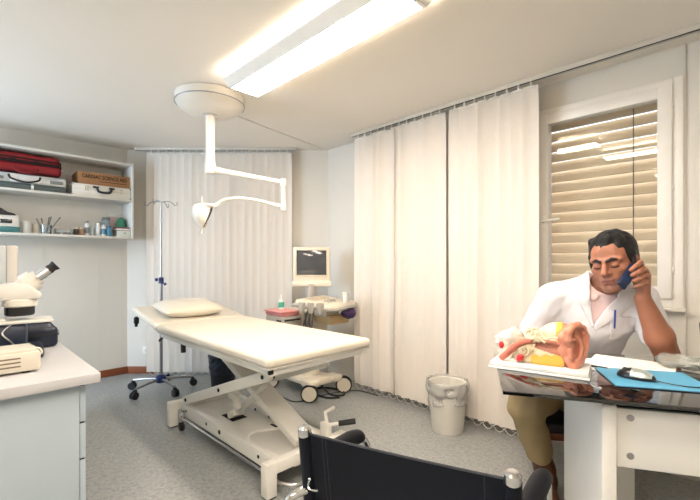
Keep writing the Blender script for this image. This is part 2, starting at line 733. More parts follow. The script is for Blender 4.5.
# ------------------------------------------------------------------ vertical blinds
def blind_mat():
    m = mat('blind_fabric', (248, 243, 236), .8, noise=.012, scale=4, bump=.06, bscale=300, spec=.2)
    nt = m.node_tree
    b = nt.nodes['Principled BSDF']
    tr = nt.nodes.new('ShaderNodeBsdfTranslucent')
    tr.inputs[0].default_value = (*lin((252, 244, 232)), 1)
    ms = nt.nodes.new('ShaderNodeMixShader')
    ms.inputs[0].default_value = .3
    nt.links.new(b.outputs[0], ms.inputs[1])
    nt.links.new(tr.outputs[0], ms.inputs[2])
    nt.links.new(ms.outputs[0], nt.nodes['Material Output'].inputs[0])
    return m


M_BLIND = blind_mat()
M_RAIL = mat('blind_rail', (205, 200, 190), .4, .0)


def slat_bm(wd, h, seed):
    rg = random.Random(seed)
    bm = new()
    nx, nz = 8, 14
    ph, sk = rg.uniform(0, 6), rg.uniform(-.006, .006)
    fr, bk = [], []
    for k in range(nz + 1):
        rf, rb = [], []
        q = k / nz
        for i in range(nx + 1):
            x = (i / nx - .5) * wd * (.93 + .07 * min(1, q * 8) if k < nz else .9)
            y = .009 * math.cos(x / wd * PI) + .004 * math.sin(q * 5 + ph) * (1 - q) + sk * (1 - q) * x / wd * 2
            z = -h * (1 - q)
            rf.append(bm.verts.new((x, y, z)))
            rb.append(bm.verts.new((x, y + .0014, z)))
        fr.append(rf)
        bk.append(rb)
    for k in range(nz):
        for i in range(nx):
            bm.faces.new((fr[k][i], fr[k][i + 1], fr[k + 1][i + 1], fr[k + 1][i]))
            bm.faces.new((bk[k][i], bk[k + 1][i], bk[k + 1][i + 1], bk[k][i + 1]))
        bm.faces.new((fr[k][0], fr[k + 1][0], bk[k + 1][0], bk[k][0]))
        bm.faces.new((fr[k][nx], bk[k][nx], bk[k + 1][nx], fr[k + 1][nx]))
    for i in range(nx):
        bm.faces.new((fr[0][i], bk[0][i], bk[0][i + 1], fr[0][i + 1]))
        bm.faces.new((fr[nz][i], fr[nz][i + 1], bk[nz][i + 1], bk[nz][i]))
    return bm


def blind(name, label, loc, rz, length, spots, drop, r0):
    """rail along local x starting at 0; spots = (x, angle, width)"""
    t = thing(name, label, 'vertical blind', loc, rz)
    rb = boxab(new(), (-.02, -.022, -.006), (length, .022, 0), .002)
    boxab(rb, (-.02, -.022, -.028), (length, -.014, -.004))
    boxab(rb, (-.02, .014, -.028), (length, .022, -.004))
    obj('rail', rb, M_RAIL, t)
    g = boxab(new(), (-.018, -.012, -.022), (length - .01, .012, -.008))
    obj('rail_groove', g, M_SLOT, t)
    for i, (x, a, wd) in enumerate(spots):
        s = obj('slat', slat_bm(wd, drop, r0 + i), M_BLIND, t, (x, 0, -.05), (0, 0, R(a)), flat=False, sharp=60)
        hk = box(new(), (0, 0, .012), (.012, .006, .04), bev=.002)
        box(hk, (0, 0, -.008), (.05, .006, .016), bev=.002)
        obj('hook', hk, M_WHITE, s)
        wt = boxab(new(), (-wd * .42, -.003, -drop), (wd * .42, .005, -drop + .03), .002)
    ch = new()
    xs = [s[0] for s in spots]
    for y in (-.035, .035):
        for x0, x1 in zip(xs, xs[1:]):
            if x1 - x0 < .2:
                pts = [(x0 + (x1 - x0) * j / 8, y, -.05 - drop + .01 - .035 * (1 - (2 * j / 8 - 1) ** 2)) for j in range(9)]
                tube(ch, pts, .0022, n=5)
    obj('bead_chain', ch, M_WHITE, t)
    return t


rg = random.Random(3)
sp = []
x = .075
ang = [8, 16, -14, 20, 30, -22, 14, 26, 12]
i = 0
while x < .97:
    sp.append((x, ang[i % 9] * .9 + rg.uniform(-4, 4), .100))
    x += .080
    i += 1
sp[-1] = (sp[-1][0], 12, .100)
x = 1.085
i = 0
while x < 1.66:
    sp.append((x, [5, 9, 6, 24, 8, 6][i % 6] + rg.uniform(-3, 3), .100))
    x += .080
    i += 1
RB = blind('vertical_blind', 'long cream vertical blind along the window wall behind the waste basket', (-2.665, 2.70, H - .001), 0, 4.2, sp, 2.30, 10)
sp = []
x = .15
i = 0
while x < 1.62:
    if True:
        sp.append((x, [6, 10, 8, 13, 7, 9, 12, 6][i % 8] + rg.uniform(-3, 3), .100))
    x += .080
    i += 1
p0 = c0 + Vector((S2, S2, 0)) * .15 + Vector((S2, -S2, 0)) * .085
BB = blind('vertical_blind', 'cream vertical blind on the cross wall behind the drip stand', (p0.x, p0.y, H - .001), R(45), 1.69, sp, 2.325, 60)

# cable duct on the ceiling
cd = new()
q0, q1 = Vector((-3.0, 1.62, H - .004)), Vector((-3.235, 2.84, H - .004))
d = q1 - q0
box(cd, (q0 + q1) / 2, (d.length, .022, .008), rot=(0, 0, math.atan2(d.y, d.x)), bev=.002)
tag(obj('cable_duct', cd, M_CEIL), 'thin white cable duct on the ceiling running to the room corner', 'cable duct')

# ------------------------------------------------------------------ fluorescent ceiling lamps
M_TUBE = emat('fluorescent_diffuser', (1, .865, .735), 17.0)
M_UP = emat('fluorescent_tube', (1, .76, .46), 3.8)


def ceiling_lamp(label, loc, rz, length):
    t = thing('ceiling_lamp', label, 'ceiling lamp', loc, rz, 'fluorescent ceiling lamps')
    hw, tw = .105, .15
    z0, z1 = H - .085, H - .04
    # tapered white housing, open below
    hs = new()
    for s in (-1, 1):
        prism(hs, [(s * hw, z0), (s * tw, z1), (s * tw, z1 + .006), (s * (hw - .008), z0 + .006), (s * (hw - .008), z0)], -length / 2, length / 2,
              Matrix(((0, 0, 1, 0), (1, 0, 0, 0), (0, 1, 0, -loc[2]), (0, 0, 0, 1))))
        xx = s * length / 2
        prism(hs, [(-hw, z0), (hw, z0), (tw, z1 + .006), (-tw, z1 + .006)], -.009, .009,
              Matrix(((0, 0, 1, xx), (1, 0, 0, 0), (0, 1, 0, -loc[2]), (0, 0, 0, 1))), bev=.003)
    obj('housing', hs, M_WHITE, t)
    sp_ = boxab(new(), (-length / 2 + .01, -.04, H - .035 - loc[2]), (length / 2 - .01, .04, H - loc[2]))
    obj('ballast', sp_, M_WHITE, t)
    df = boxab(new(), (-length / 2 + .01, -hw + .008, z0 + .002 - loc[2]), (length / 2 - .01, hw - .008, z0 + .006 - loc[2]))
    obj('diffuser', df, M_TUBE, t)
    for s in (-1, 1):
        tb = cyl(new(), (-length / 2 + .05, s * .085, H - .045 - loc[2]), (length / 2 - .05, s * .085, H - .045 - loc[2]), .009, n=10)
        obj('tube', tb, M_UP, t)
    return t


ceiling_lamp('long white fluorescent ceiling lamp glowing above the couch', (-1.70, 1.385, H - .04), 0, 1.36)
ceiling_lamp('second fluorescent ceiling lamp above the desk front, out of the picture', (-.45, .72, H - .04), 0, 1.36)
ceiling_lamp('added third ceiling lamp behind the photographer, an unseen fill for the ceiling', (-.2, -.75, H - .04), 0, 1.36)  # added fixture, stands in for bounced flash and evens out the ceiling
# ================================================================== CEILING EXAMINATION LAMP
t = thing('examination_lamp', 'white ceiling mounted examination lamp on a jointed arm above the couch', 'examination lamp', (-2.80, 1.35, H))
t_rot = R(45)
cb = new()
lathe(cb, [(.0, -.135), (.10, -.132), (.17, -.118), (.222, -.085), (.24, -.06), (.243, -.055), (.243, -.004), (.236, 0), (0, 0)], 48, cap=False)
cn = obj('canopy', cb, mat('lamp_white', (226, 221, 210), .4), t)
obj('canopy_seam', lathe(new(), [(.2435, -.062), (.2455, -.059), (.2455, -.056), (.2435, -.053)], 48, cap=False), M_STEEL, cn)
M_LW = MATS['lamp_white']
c = new()
cyl(c, (0, 0, -.13), (0, 0, -.49), .033, n=24)
obj('column', c, M_LW, t)
c = lathe(new(), [(.034, -.128), (.05, -.132), (.05, -.142), (.036, -.146)], 24)
obj('flange', c, M_CHROME, t)
c = new()
cyl(c, (0, 0, -.475), (0, 0, -.56), .038, n=24)
obj('swivel', c, M_LW, t)
# in the frame turned to face the room's diagonal: x to the right, y away
def q(x, y, z):
    a, b_ = rc(x, y)
    return (a, b_, z)
c = new()
a0, a1 = Vector(q(.03, 0, -.535)), Vector(q(.535, .01, -.625))
tube(c, [a0, a0.lerp(a1, .2), a1], [.026, .021, .016], n=12)
obj('arm', c, M_LW, t)
c = new()
cyl(c, q(.535, .01, -.60), q(.535, .01, -.655), .022, n=16)
cyl(c, q(.535, .01, -.655), q(.535, .01, -.80), .013, n=14)
cyl(c, q(.535, .01, -.775), q(.535, .01, -.83), .02, n=16)
obj('joint', c, M_LW, t)
c = new()
tube(c, [q(.535, .01, -.805), q(.45, .0, -.785), q(.33, -.03, -.758), q(.22, -.06, -.752), q(.13, -.09, -.77), q(.075, -.115, -.812)], [.015, .013, .012, .012, .012, .013], smooth=6)
obj('spring_arm', c, M_LW, t)
# lamp head: egg-shaped pod seen from the side, dark slot at its lower right
f = Field((-.14, -.14, -.16), (.16, .14, .16), .004)
Mh = np.array(Euler((0, R(-28), 0)).to_matrix())
f.ell((0, 0, 0), (.062, .09, .088), Mh, k=.0)
f.cut((.030, .008, -.012), (.82, .42, -.38))
me, _, _ = f.mesh('lamp_head')
hl = Vector(q(-.008, -.13, -.882))
lh = link('lamp_head', me, M_LW, t, hl, (0, 0, R(45)))
c = new()
M_ = axis_matrix((.031, .008, -.012), (.82, .42, -.38))
lathe(c, [(0, -.004), (.075, -.004), (.079, 0), (.076, .006), (.06, .008), (0, .008)], 32, M_, cap=False)
obj('lens_ring', c, M_BLACK, lh)
c = new()
tube(c, [(.02, 0, -.05), (.012, 0, -.078), (.0, 0, -.09), (-.002, 0, -.125)], [.016, .012, .009, .010], n=12, smooth=3)
obj('handle', c, mat('lamp_handle', (214, 208, 196), .5), lh)
c = new()
cyl(c, (-.002, 0, .06), (-.004, 0, .13), .005, n=8)
tube(c, [(.0, .0, .075), (.06, .0, .07), (.09, .02, .065)], .012, smooth=4)
obj('yoke', c, M_LW, lh)

# ================================================================== WALL SHELF UNIT
uF = -4.42
M_SH = mat('shelf_white', (226, 224, 216), .5)
t = thing('wall_shelf', 'white two-tier open shelf unit hung on the left wall', 'shelf', (-4.755, .5, 1.45))
def sp_(a, b_):
    return tuple(p - o for p, o in zip(a, (-4.755, .5, 1.45))), tuple(p - o for p, o in zip(b_, (-4.755, .5, 1.45)))
V_L, V_R = -.35, 1.318
for nm, z0, z1 in (('bottom_board', 1.432, 1.452), ('middle_board', 1.808, 1.828), ('top_board', 2.175, 2.195)):
    obj(nm, boxab(new(), *sp_((-4.755, V_L, z0), (uF, V_R, z1)), .002), M_SH, t)
for v in (V_L, V_R - .018):
    obj('side_board', boxab(new(), *sp_((-4.755, v, 1.43), (uF + .001, v + .018, 2.197)), .002), M_SH, t)
obj('back_board', boxab(new(), *sp_((-4.753, V_L, 1.435), (-4.743, V_R, 2.19))), M_SH, t)

# ---- red bag
M_RED = mat('red_nylon', (142, 14, 24), .6, noise=.1, scale=30, bump=.2, bscale=90)
M_STRAP = mat('black_webbing', (24, 16, 18), .7)
t = thing('equipment_bag', 'red soft bag with black piping lying on the silver case', 'bag', (-4.58, .42, 1.964))
f = Field((-.18, -.42, -.03), (.18, .36, .22), .005)
f.rbox((0, -.04, .052), (.135, .345, .052), rad=.04)
f.rbox((-.005, -.045, .137), (.125, .335, .045), rad=.038, k=.006)
f.wave(.006, 28, 2)
f.cut((0, 0, .003), (0, 0, -1))
me, _, _ = f.mesh('bag_body')
link('bag_body', me, M_RED, t)
c = new()
for z, xo in ((.094, .137), (.108, .135), (.135, .128)):
    tube(c, [(xo - .002, -.34, z), (xo, -.1, z + .003), (xo, .15, z), (xo - .01, .27, z), (xo - .05, .303, z), (-.06, .303, z)], .006, n=8, smooth=4)
tube(c, [(.125, -.36, .012), (.136, -.1, .010), (.136, .15, .012), (.125, .28, .012)], .005, n=6, smooth=4)
obj('piping', c, M_STRAP, t)
c = new()
for y in (-.04, .12):
    box(c, (.139, y, .113), (.010, .045, .018), bev=.004)
obj('buckle', c, M_STRAP, t)
c = new()
tube(c, [(.133, -.03, .045), (.158, -.01, .020), (.162, .05, .006), (.158, .11, .020), (.133, .13, .045)], .011, smooth=5)
obj('handle', c, mat('dark_red_webbing', (120, 14, 22), .7), t)
c = new()
tube(c, [(.11, .313 + .012 * math.cos(a), .07 + .014 * math.sin(a)) for a in [2 * PI * i / 14 for i in range(14)]], .003, n=6, closed=True)
obj('ring', c, M_STEEL, t)

# ---- silver case
M_ALU = mat('case_aluminium', (196, 202, 204), .38, .55, noise=.05)
M_GGREEN = mat('case_grey_green', (84, 96, 94), .5)
t = thing('instrument_case', 'silver hard case with a curved handle under the red bag', 'case', (-4.59, .40, 1.828))
c = boxab(new(), (-.14, -.42, .052), (.15, .355, .134), .012)
obj('lid', c, M_ALU, t)
c = boxab(new(), (-.14, -.42, 0), (.15, .355, .052), .006)
obj('case_base', c, M_GGREEN, t)
c = new()
tube(c, [(.152, -.05, .115), (.166, -.035, .085), (.17, .04, .064), (.17, .09, .064), (.166, .15, .085), (.152, .165, .115)], .008, smooth=5)
obj('handle', c, M_BLACK, t)
c = boxab(new(), (.148, -.04, .06), (.154, .155, .125), .004)
obj('handle_recess', c, mat('case_bright_plate', (238, 240, 240), .3), t)
for y0, y1 in ((-.19, -.08), (.235, .33)):
    obj('latch', boxab(new(), (.148, y0, .075), (.157, y1, .10), .003), mat('latch_grey', (120, 126, 128), .35, .6), t)
obj('divider', boxab(new(), (.145, .10, -.0), (.154, .12, .052), .002), M_ALU, t)

# ---- white case + cardboard box on it
t = thing('instrument_case', 'white hard case with a black handle under the cardboard box', 'case', (-4.585, 1.045, 1.828))
c = boxab(new(), (-.14, -.243, 0), (.145, .25, .112), .008)
obj('case_body', c, mat('case_white', (232, 228, 218), .4), t)
c = new()
tube(c, [(.148, -.055, .088), (.165, -.05, .084), (.172, -.03, .045), (.172, .055, .045), (.165, .075, .084), (.148, .08, .088)], .011, smooth=4)
for y in (-.055, .08):
    box(c, (.15, y, .090), (.014, .05, .018), bev=.004)
obj('handle', c, M_BLACK, t)
for y in (-.13, .165):
    c = box(new(), (.148, y, .072), (.010, .026, .045), bev=.003)
    cyl(c, (.15, y, .085), (.157, y, .085), .009, n=10)
    obj('latch', c, mat('latch_brass', (200, 194, 180), .35, .5), t)
c = new()
for y in (-.241, .248):
    for z in (.006, .106):
        box(c, (.139, y, z), (.018, .018, .02), bev=.004)
obj('corner_cap', c, M_STEEL, t)
obj('seam', boxab(new(), (-.139, -.2435, .060), (.1457, .2505, .062)), M_STEEL, t)

M_CARD = mat('cardboard', (164, 120, 82), .85, noise=.06, scale=14)
t = thing('cardboard_box', 'brown cardboard box lettered on its front, on the white case', 'box', (-4.60, 1.075, 1.941))
c = boxab(new(), (-.13, -.225, 0), (.14, .218, .118), .002)
obj('carton', c, M_CARD, t)
cu = bpy.data.curves.new('lettering', 'FONT')
cu.body = 'CARDIAC SCIENCE AED'
cu.size = .048
cu.offset = .0012
cu.space_character = 1.02
cu.align_x = 'CENTER'
cu.extrude = .0006
tmp = bpy.data.objects.new('lettering', cu)
COL.objects.link(tmp)
dg = bpy.context.evaluated_depsgraph_get()
me = bpy.data.meshes.new_from_object(tmp.evaluated_get(dg))
bpy.data.objects.remove(tmp)
me.materials.clear()
link('lettering', me, mat('print_brown', (58, 36, 24), .8), t, (.1408, .0, .062), (R(90), 0, R(90))).scale = (.74, 1, 1)
obj('small_print', boxab(new(), (.1402, -.05, .036), (.1408, .19, .041)), MATS['print_brown'], t)
obj('flap_seam', boxab(new(), (-.13, -.002, .1178), (.14, .002, .1184)), MATS['print_brown'], t)

# ---- lower tier
M_TEAL = mat('device_teal', (62, 128, 132), .45)
t = thing('medical_device', 'white and teal device with a dark top at the shelf end', 'device', (-4.56, .305, 1.452))
c = new()
prism(c, [(-.09, .045), (.105, .045), (.11, .12), (.09, .15), (-.09, .16)], -.25, .118, Matrix(((1, 0, 0, 0), (0, 0, 1, 0), (0, 1, 0, 0), (0, 0, 0, 1))), bev=.012)
obj('casing', c, M_WHITE, t)
obj('teal_base', boxab(new(), (-.095, -.25, 0), (.112, .122, .052), .012), M_TEAL, t)
c = new()
prism(c, [(-.25, .148), (.10, .146), (.09, .165), (.04, .178), (.0, .208), (-.25, .208)], -.085, .088, Matrix(((0, 0, 1, 0), (1, 0, 0, 0), (0, 1, 0, 0), (0, 0, 0, 1))), bev=.006)
obj('top_cover', c, M_BLACK, t)
c = boxab(new(), (.105, -.12, .078), (.114, .07, .112), .003)
d_ = obj('display', c, mat('display_dark', (40, 50, 56), .2), t)
obj('button', box(new(), (.115, -.02, .094), (.003, .03, .016), bev=.001), M_WHITE, d_)

M_CLEAR = glass_mat('clear_plastic', (.93, .96, .96), 1.45, .05, .18, (.8, .86, .86))
M_PCUP = mat('cup_white', (222, 220, 212), .5)


def cup(label, loc, r, h, m=M_PCUP, group=None, cat='cup', name='cup'):
    t = thing(name, label, cat, loc, 0, group)
    obj('vessel', lathe(new(), [(0, 0), (r * .86, 0), (r, h), (r * .93, h), (r * .8, .004), (0, .004)], 20, cap=False), m, t)
    return t


cup('white beaker standing next to the teal device on the shelf', (-4.50, .475, 1.452), .035, .105)
cup('shorter cream beaker between white beaker and instrument jar', (-4.52, .545, 1.452), .03, .085, mat('cup_cream', (214, 204, 186), .5))
cup('clear jar holding steel instruments on the shelf', (-4.49, .612, 1.452), .045, .085, M_CLEAR, cat='jar', name='jar')
for i, (dx, dy, tx, ty, ln) in enumerate(((0, -.015, -.01, -.05, .125), (.01, .0, .01, .02, .14), (-.01, .005, -.01, .035, .15), (.012, .012, .02, .085, .145), (-.012, -.01, 0, -.02, .13))):
    c = new()
    cyl(c, (0, 0, 0), (tx, ty, ln), .0035, .0045, n=8)
    cyl(c, (tx * .93, ty * .93, ln * .93), (tx * 1.05, ty * 1.05, ln * 1.05), .006, .004, n=8)
    tag(obj('instrument', c, mat('instrument_steel', (110, 114, 116), .3, .8), None, (-4.49 + dx, .612 + dy, 1.458)),
        'slim steel instrument standing in the clear jar', 'instrument', 'instruments in the jar')
t = thing('instrument_tray', 'low clear tray beside the instrument jar', 'tray', (-4.51, .745, 1.452))
c = boxab(new(), (-.07, -.065, 0), (.07, .065, .004), .001)
for a, b_ in (((-.07, -.065, 0), (.07, -.062, .055)), ((-.07, .062, 0), (.07, .065, .055)), ((-.07, -.065, 0), (-.067, .065, .055)), ((.067, -.065, 0), (.07, .065, .055))):
    boxab(c, a, b_)
obj('shell', c, M_CLEAR, t)
obj('rim', ring(new(), -.072, .072, -.067, .067, .006, .050, .056), mat('tray_rim', (176, 158, 142), .5), t, rot=(R(90), 0, 0))
for i, (y, z) in enumerate(((-.03, .016), (.01, .016), (.042, .015))):
    c = cyl(new(), (0, 0, 0), (.06, .03, 0), .010, n=12)
    tag(obj('dressing_roll', c, mat('roll_brown', (120, 104, 92), .7), None, (-4.53, .745 + y - .02, 1.468)), 'small roll lying in the low clear tray', 'roll', 'rolls in the clear tray')
for i, (y, m, lb) in enumerate(((.842, mat('pot_brown', (78, 62, 50), .45), 'dark brown pot standing next to the low tray'),
                                (.888, mat('pot_tan', (176, 140, 112), .45), 'tan pot between the dark pot and the white bottle'))):
    t = thing('pot', lb, 'pot', (-4.50, y, 1.452), 0)
    obj('vessel', lathe(new(), [(0, 0), (.02, 0), (.022, .01), (.022, .055), (.018, .06)], 18), m, t)
    obj('lid', lathe(new(), [(.023, .06), (.023, .076), (.02, .078)], 18), mat('pot_lid', (206, 196, 182), .4), t)


def bottle(label, loc, r, h, m, mcap, neck=.4, lab=None, group=None):
    t = thing('bottle', label, 'bottle', loc, 0, group)
    obj('body', lathe(new(), [(0, 0), (r * .9, 0), (r, .004), (r, h * .68), (r * .85, h * .76), (r * neck, h * .82), (r * neck, h * .86)], 20), m, t)
    obj('cap', lathe(new(), [(r * neck * 1.25, h * .85), (r * neck * 1.25, h * .985), (r * neck, h)], 16), mcap, t)
    if lab:
        obj('sticker', lathe(new(), [(r * 1.01, h * .15), (r * 1.01, h * .55)], 20, cap=False), lab, t)
    return t


M_BLU = mat('label_blue', (86, 132, 160), .5)
M_BW = mat('bottle_white', (226, 228, 226), .4)
M_GREYCAP = mat('cap_grey', (120, 124, 126), .5)
M_DGREY = mat('label_grey', (128, 136, 140), .5)
bottle('white bottle with grey cap and band next to the tan pot', (-4.50, .930, 1.452), .021, .145, M_BW, M_GREYCAP, .5, M_DGREY)
bottle('plain pale bottle, second in the row after the banded one', (-4.53, .978, 1.452), .019, .12, mat('bottle_pale', (206, 214, 216), .4), M_BW, .6)
bottle('slim white tube bottle between two bottles with labels', (-4.50, 1.022, 1.452), .018, .13, M_BW, M_PCUP, .75)
bottle('white bottle with a pale blue label near the books', (-4.50, 1.068, 1.452), .021, .135, M_BW, M_GREYCAP, .45, M_BLU)
bottle('blue bottle standing closest to the books', (-4.48, 1.115, 1.452), .022, .105, mat('bottle_blue', (70, 130, 160), .35), mat('bottle_cap_blue', (60, 100, 130), .4), .6)
bottle('tall grey-blue jar at the back behind the blue bottle', (-4.62, 1.12, 1.452), .038, .20, mat('bottle_greyblue', (150, 166, 172), .35), M_GREYCAP, .8, M_DGREY)
t = thing('leaflet_stand', 'white upright leaflet holder at the back of the shelf corner', 'leaflet holder', (-4.69, 1.215, 1.452))
obj('back_sheet', box(new(), (0, 0, .125), (.006, .10, .25), rot=(0, R(-6), 0), bev=.001), M_PCUP, t)
obj('leaflet', box(new(), (.014, -.01, .115), (.008, .08, .21), rot=(0, R(-6), 0)), mat('leaflet_pink', (206, 186, 180), .6), t)
t = thing('green_ball', 'green round case tucked into the shelf corner', 'case', (-4.60, 1.250, 1.452))
c = ball(new(), (0, 0, .105), (.055, .048, .105), 20)
obj('shell', c, mat('green_case', (52, 128, 96), .5), t)
t = thing('box', 'white carton under the purple book on the shelf', 'box', (-4.50, 1.232, 1.452))
obj('carton', boxab(new(), (-.06, -.055, 0), (.05, .062, .062), .002), mat('carton_white', (216, 222, 212), .6), t)
obj('print', boxab(new(), (.0502, .0, .035), (.0507, .03, .042)), M_DGREY, t)
t = thing('book', 'purple-covered book lying on the white carton', 'book', (-4.50, 1.228, 1.515))
obj('cover', boxab(new(), (-.06, -.06, .020), (.052, .064, .032), .002), mat('cover_purple', (112, 28, 78), .5), t)
obj('cover_back', boxab(new(), (-.06, -.06, 0), (.052, .064, .003), .001), MATS['cover_purple'], t)
obj('pages', boxab(new(), (-.055, -.056, .003), (.050, .06, .020)), mat('pages', (232, 228, 220), .8), t)

# ================================================================== GREY CABINET (left foreground)
M_TOP = mat('worktop_laminate', (188, 188, 190), .38, noise=.015)
t = thing('drawer_cabinet', 'grey drawer cabinet with a pale worktop in the left foreground', 'cabinet', (-2.6, -.2, 0))
def cl(a, b_):
    o = (-2.6, -.2, 0)
    return tuple(p - r for p, r in zip(a, o)), tuple(p - r for p, r in zip(b_, o))
obj('worktop', boxab(new(), *cl((-3.9, -.62, .712), (-1.868, .434, .75)), .003), M_TOP, t)
obj('end_panel', boxab(new(), *cl((-1.93, -.58, .0), (-1.905, .368, .712)), .001), M_GREY, t)
obj('end_panel', boxab(new(), *cl((-3.86, -.58, .0), (-3.835, .368, .712)), .001), M_GREY, t)
obj('back_panel', boxab(new(), *cl((-3.84, -.58, .03), (-1.93, -.56, .712)), .001), M_GREY, t)
obj('carcass', boxab(new(), *cl((-2.45, -.55, .03), (-1.93, .36, .71)), .001), M_GREY, t)
for z0, z1 in ((.555, .70), (.408, .548), (.20, .401), (.04, .193)):
    dr = obj('drawer', boxab(new(), *cl((-2.45, .37, z0), (-1.908, .39, z1)), .002), M_GREY, t)
    obj('drawer_grip', boxab(new(), *cl((-2.45, .362, z1), (-1.91, .386, z1 + .006))), M_SLOT, dr)

# ---- things on the cabinet
t = thing('equipment_housing', 'tall pale grey equipment housing at the picture edge behind the microscope', 'housing', (-3.06, .19, .75))
obj('case', boxab(new(), (-.2, -.42, 0), (.06, .04, .545), .012), mat('housing_grey', (192, 198, 202), .45), t)
obj('front_panel', boxab(new(), (-.19, .036, .0), (.065, .09, .545), .012), mat('housing_cream', (208, 204, 195), .45), t)

t = thing('power_unit', 'cream flat instrument box with vent slots on the worktop', 'power unit', (-2.08, .05, .75))
obj('case', boxab(new(), (-.17, -.42, .008), (.018, .215, .085), .010), mat('unit_cream', (204, 197, 182), .45), t)
obj('top_edge', boxab(new(), (-.165, -.42, .083), (.006, .20, .094), .004), MATS['unit_cream'], t)
c = new()
for i in range(3):
    boxab(c, (.0175, .02, .03 + i * .016), (.019, .15, .036 + i * .016))
obj('vent_slot', c, mat('slot_brown', (120, 108, 90), .6), t)
c = new()
for y in (-.35, .17):
    cyl(c, (-.02, y, 0), (-.02, y, .01), .015, n=12)
obj('foot', c, M_RUB, t)
c = tube(new(), [(-.03, .205, .06), (-.02, .222, .07), (-.02, .215, .088), (-.04, .20, .09)], .0045, smooth=5)
obj('cable_plug', c, M_CREAM, t)

t = thing('carrying_case', 'dark navy moulded case standing behind the cream instrument box', 'case', (-2.705, .315, .75))
f = Field((-.18, -.2, -.02), (.18, .16, .18), .005)
f.rbox((0, -.03, .055), (.10, .125, .055), rad=.025)
f.rbox((0, -.03, .10), (.085, .105, .035), rad=.025, k=.015)
f.cut((0, 0, .002), (0, 0, -1))
me, _, _ = f.mesh('shell')
link('shell', me, M_NAVY, t)
c = lathe(new(), [(0, 0), (0, 0)], 3) if False else boxab(new(), (-.102, -.157, .066), (.102, .097, .071), .002)
obj('seam', c, M_BLACK, t)
obj('clasp', box(new(), (.05, .098, .068), (.03, .01, .03), bev=.003), M_STEEL, t)

# ---- stereo microscope; local x = its viewing side (towards the room's middle)
t = thing('stereo_microscope', 'white stereo microscope with a black eyepiece on the worktop', 'microscope', (-2.455, .235, .75), R(84))
M_MW = mat('microscope_white', (216, 214, 207), .35)
c = boxab(new(), (-.20, -.12, 0), (.09, .12, .05), .018)
boxab(c, (-.17, -.10, .045), (.03, .10, .163), .03)
obj('foot', c, M_NAVY, t)
obj('column', boxab(new(), (-.20, -.045, .04), (-.12, .045, .30), .012), M_NAVY, t)
c = boxab(new(), (-.10, -.08, .164), (.125, .085, .178), .005)
boxab(c, (-.15, -.04, .164), (-.05, .04, .188), .006)
obj('stage', c, M_MW, t)
c = new()
tube(c, [(-.03, -.085, .165), (-.06, -.10, .13), (-.03, -.11, .09), (.0, -.10, .045)], .004, smooth=5, n=6)
obj('stage_clip', c, M_STEEL, t)
c = lathe(new(), [(.0, .165), (.052, .165), (.057, .172), (.057, .205), (.052, .208)], 28, Matrix.Translation((.0, 0, 0)))
obj('objective', c, M_BLACK, t)
c = lathe(new(), [(.056, .206), (.066, .212), (.066, .238), (.058, .244)], 28)
obj('objective_ring', c, M_CREAM, t)
c = new()
prism(c, [(-.17, .242), (.07, .242), (.085, .262), (.03, .318), (-.05, .318), (-.17, .295)], -.055, .055, Matrix(((1, 0, 0, 0), (0, 0, -1, 0), (0, 1, 0, 0), (0, 0, 0, 1))), bev=.008)
obj('prism_head', c, M_MW, t)
c = new()
for y in (-.062, .062):
    cyl(c, (-.10, y * .9, .20), (-.10, y * 1.35, .20), .024, n=20)
obj('focus_knob', c, M_MW, t)
tl = R(40)
dx, dz = math.cos(tl), math.sin(tl)
o = Vector((.005, 0, .292))
D = Vector((dx, 0, dz))
c = new()
cyl(c, o, o + D * .085, .040, .036, n=28)
cyl(c, o + D * .022, o + D * .066, .052, .050, n=28)
obj('collar', c, M_CREAM, t)
for y in (-.026, .026):
    Y = Vector((0, y, 0))
    c = new()
    cyl(c, o + D * .08 + Y, o + D * .135 + Y, .021, .021, n=20)
    cyl(c, o + D * .10 + Y, o + D * .11 + Y, .023, .023, n=20)
    ep = obj('eyepiece_tube', c, mat('tube_satin', (206, 206, 204), .25, .7), t)
    c = lathe(new(), [(.020, 0), (.022, .004), (.020, .014), (.019, .020), (.025, .038), (.021, .038), (.010, .022), (0, .022)], 20, axis_matrix(o + D * .135 + Y, D), cap=False)
    obj('eyecup', c, M_RUB, ep)

for ch in t.children:
    if ch.name.split('.')[0] in ('objective', 'objective_ring', 'prism_head', 'focus_knob', 'collar', 'eyepiece_tube'):
        ch.location.z += .032

# ================================================================== DRIP STAND
M_CLAMP = mat('blue_clamp', (30, 46, 104), .4)
t = thing('drip_stand', 'chrome wheeled drip stand with hooks and blue clamp', 'drip stand', (-3.905, 1.40, 0))
obj('pole', cyl(new(), (0, 0, .10), (0, 0, 1.05), .014, n=16), M_STEEL, t)
obj('inner_pole', cyl(new(), (0, 0, 1.0), (0, 0, 1.765), .0085, n=14), M_STEEL, t)
c = new()
for k in range(4):
    a = R(45 + 90 * k)
    ux, uy = math.cos(a), math.sin(a)
    tube(c, [(0, 0, 1.76), (ux * .06, uy * .06, 1.768), (ux * .105, uy * .105, 1.752), (ux * .128, uy * .128, 1.728), (ux * .15, uy * .15, 1.738), (ux * .146, uy * .146, 1.765)], .004, n=6, smooth=5)
obj('hook', c, M_STEEL, t)
c = cyl(new(), (0, 0, 1.0), (0, 0, 1.055), .022, n=16)
k1 = rc(.045, -.02)
cyl(c, (0, 0, 1.02), (k1[0], k1[1], .995), .008, n=8)
ball(c, (k1[0], k1[1], .995), .014, 10)
k2 = rc(-.03, -.03)
ball(c, (k2[0], k2[1], 1.035), .016, 10)
obj('clamp', c, M_CLAMP, t)
c = lathe(new(), [(.0, .075), (.042, .075), (.045, .085), (.045, .125), (.03, .14), (.018, .145)], 20, cap=False)
obj('hub', c, M_CLAMP, t)
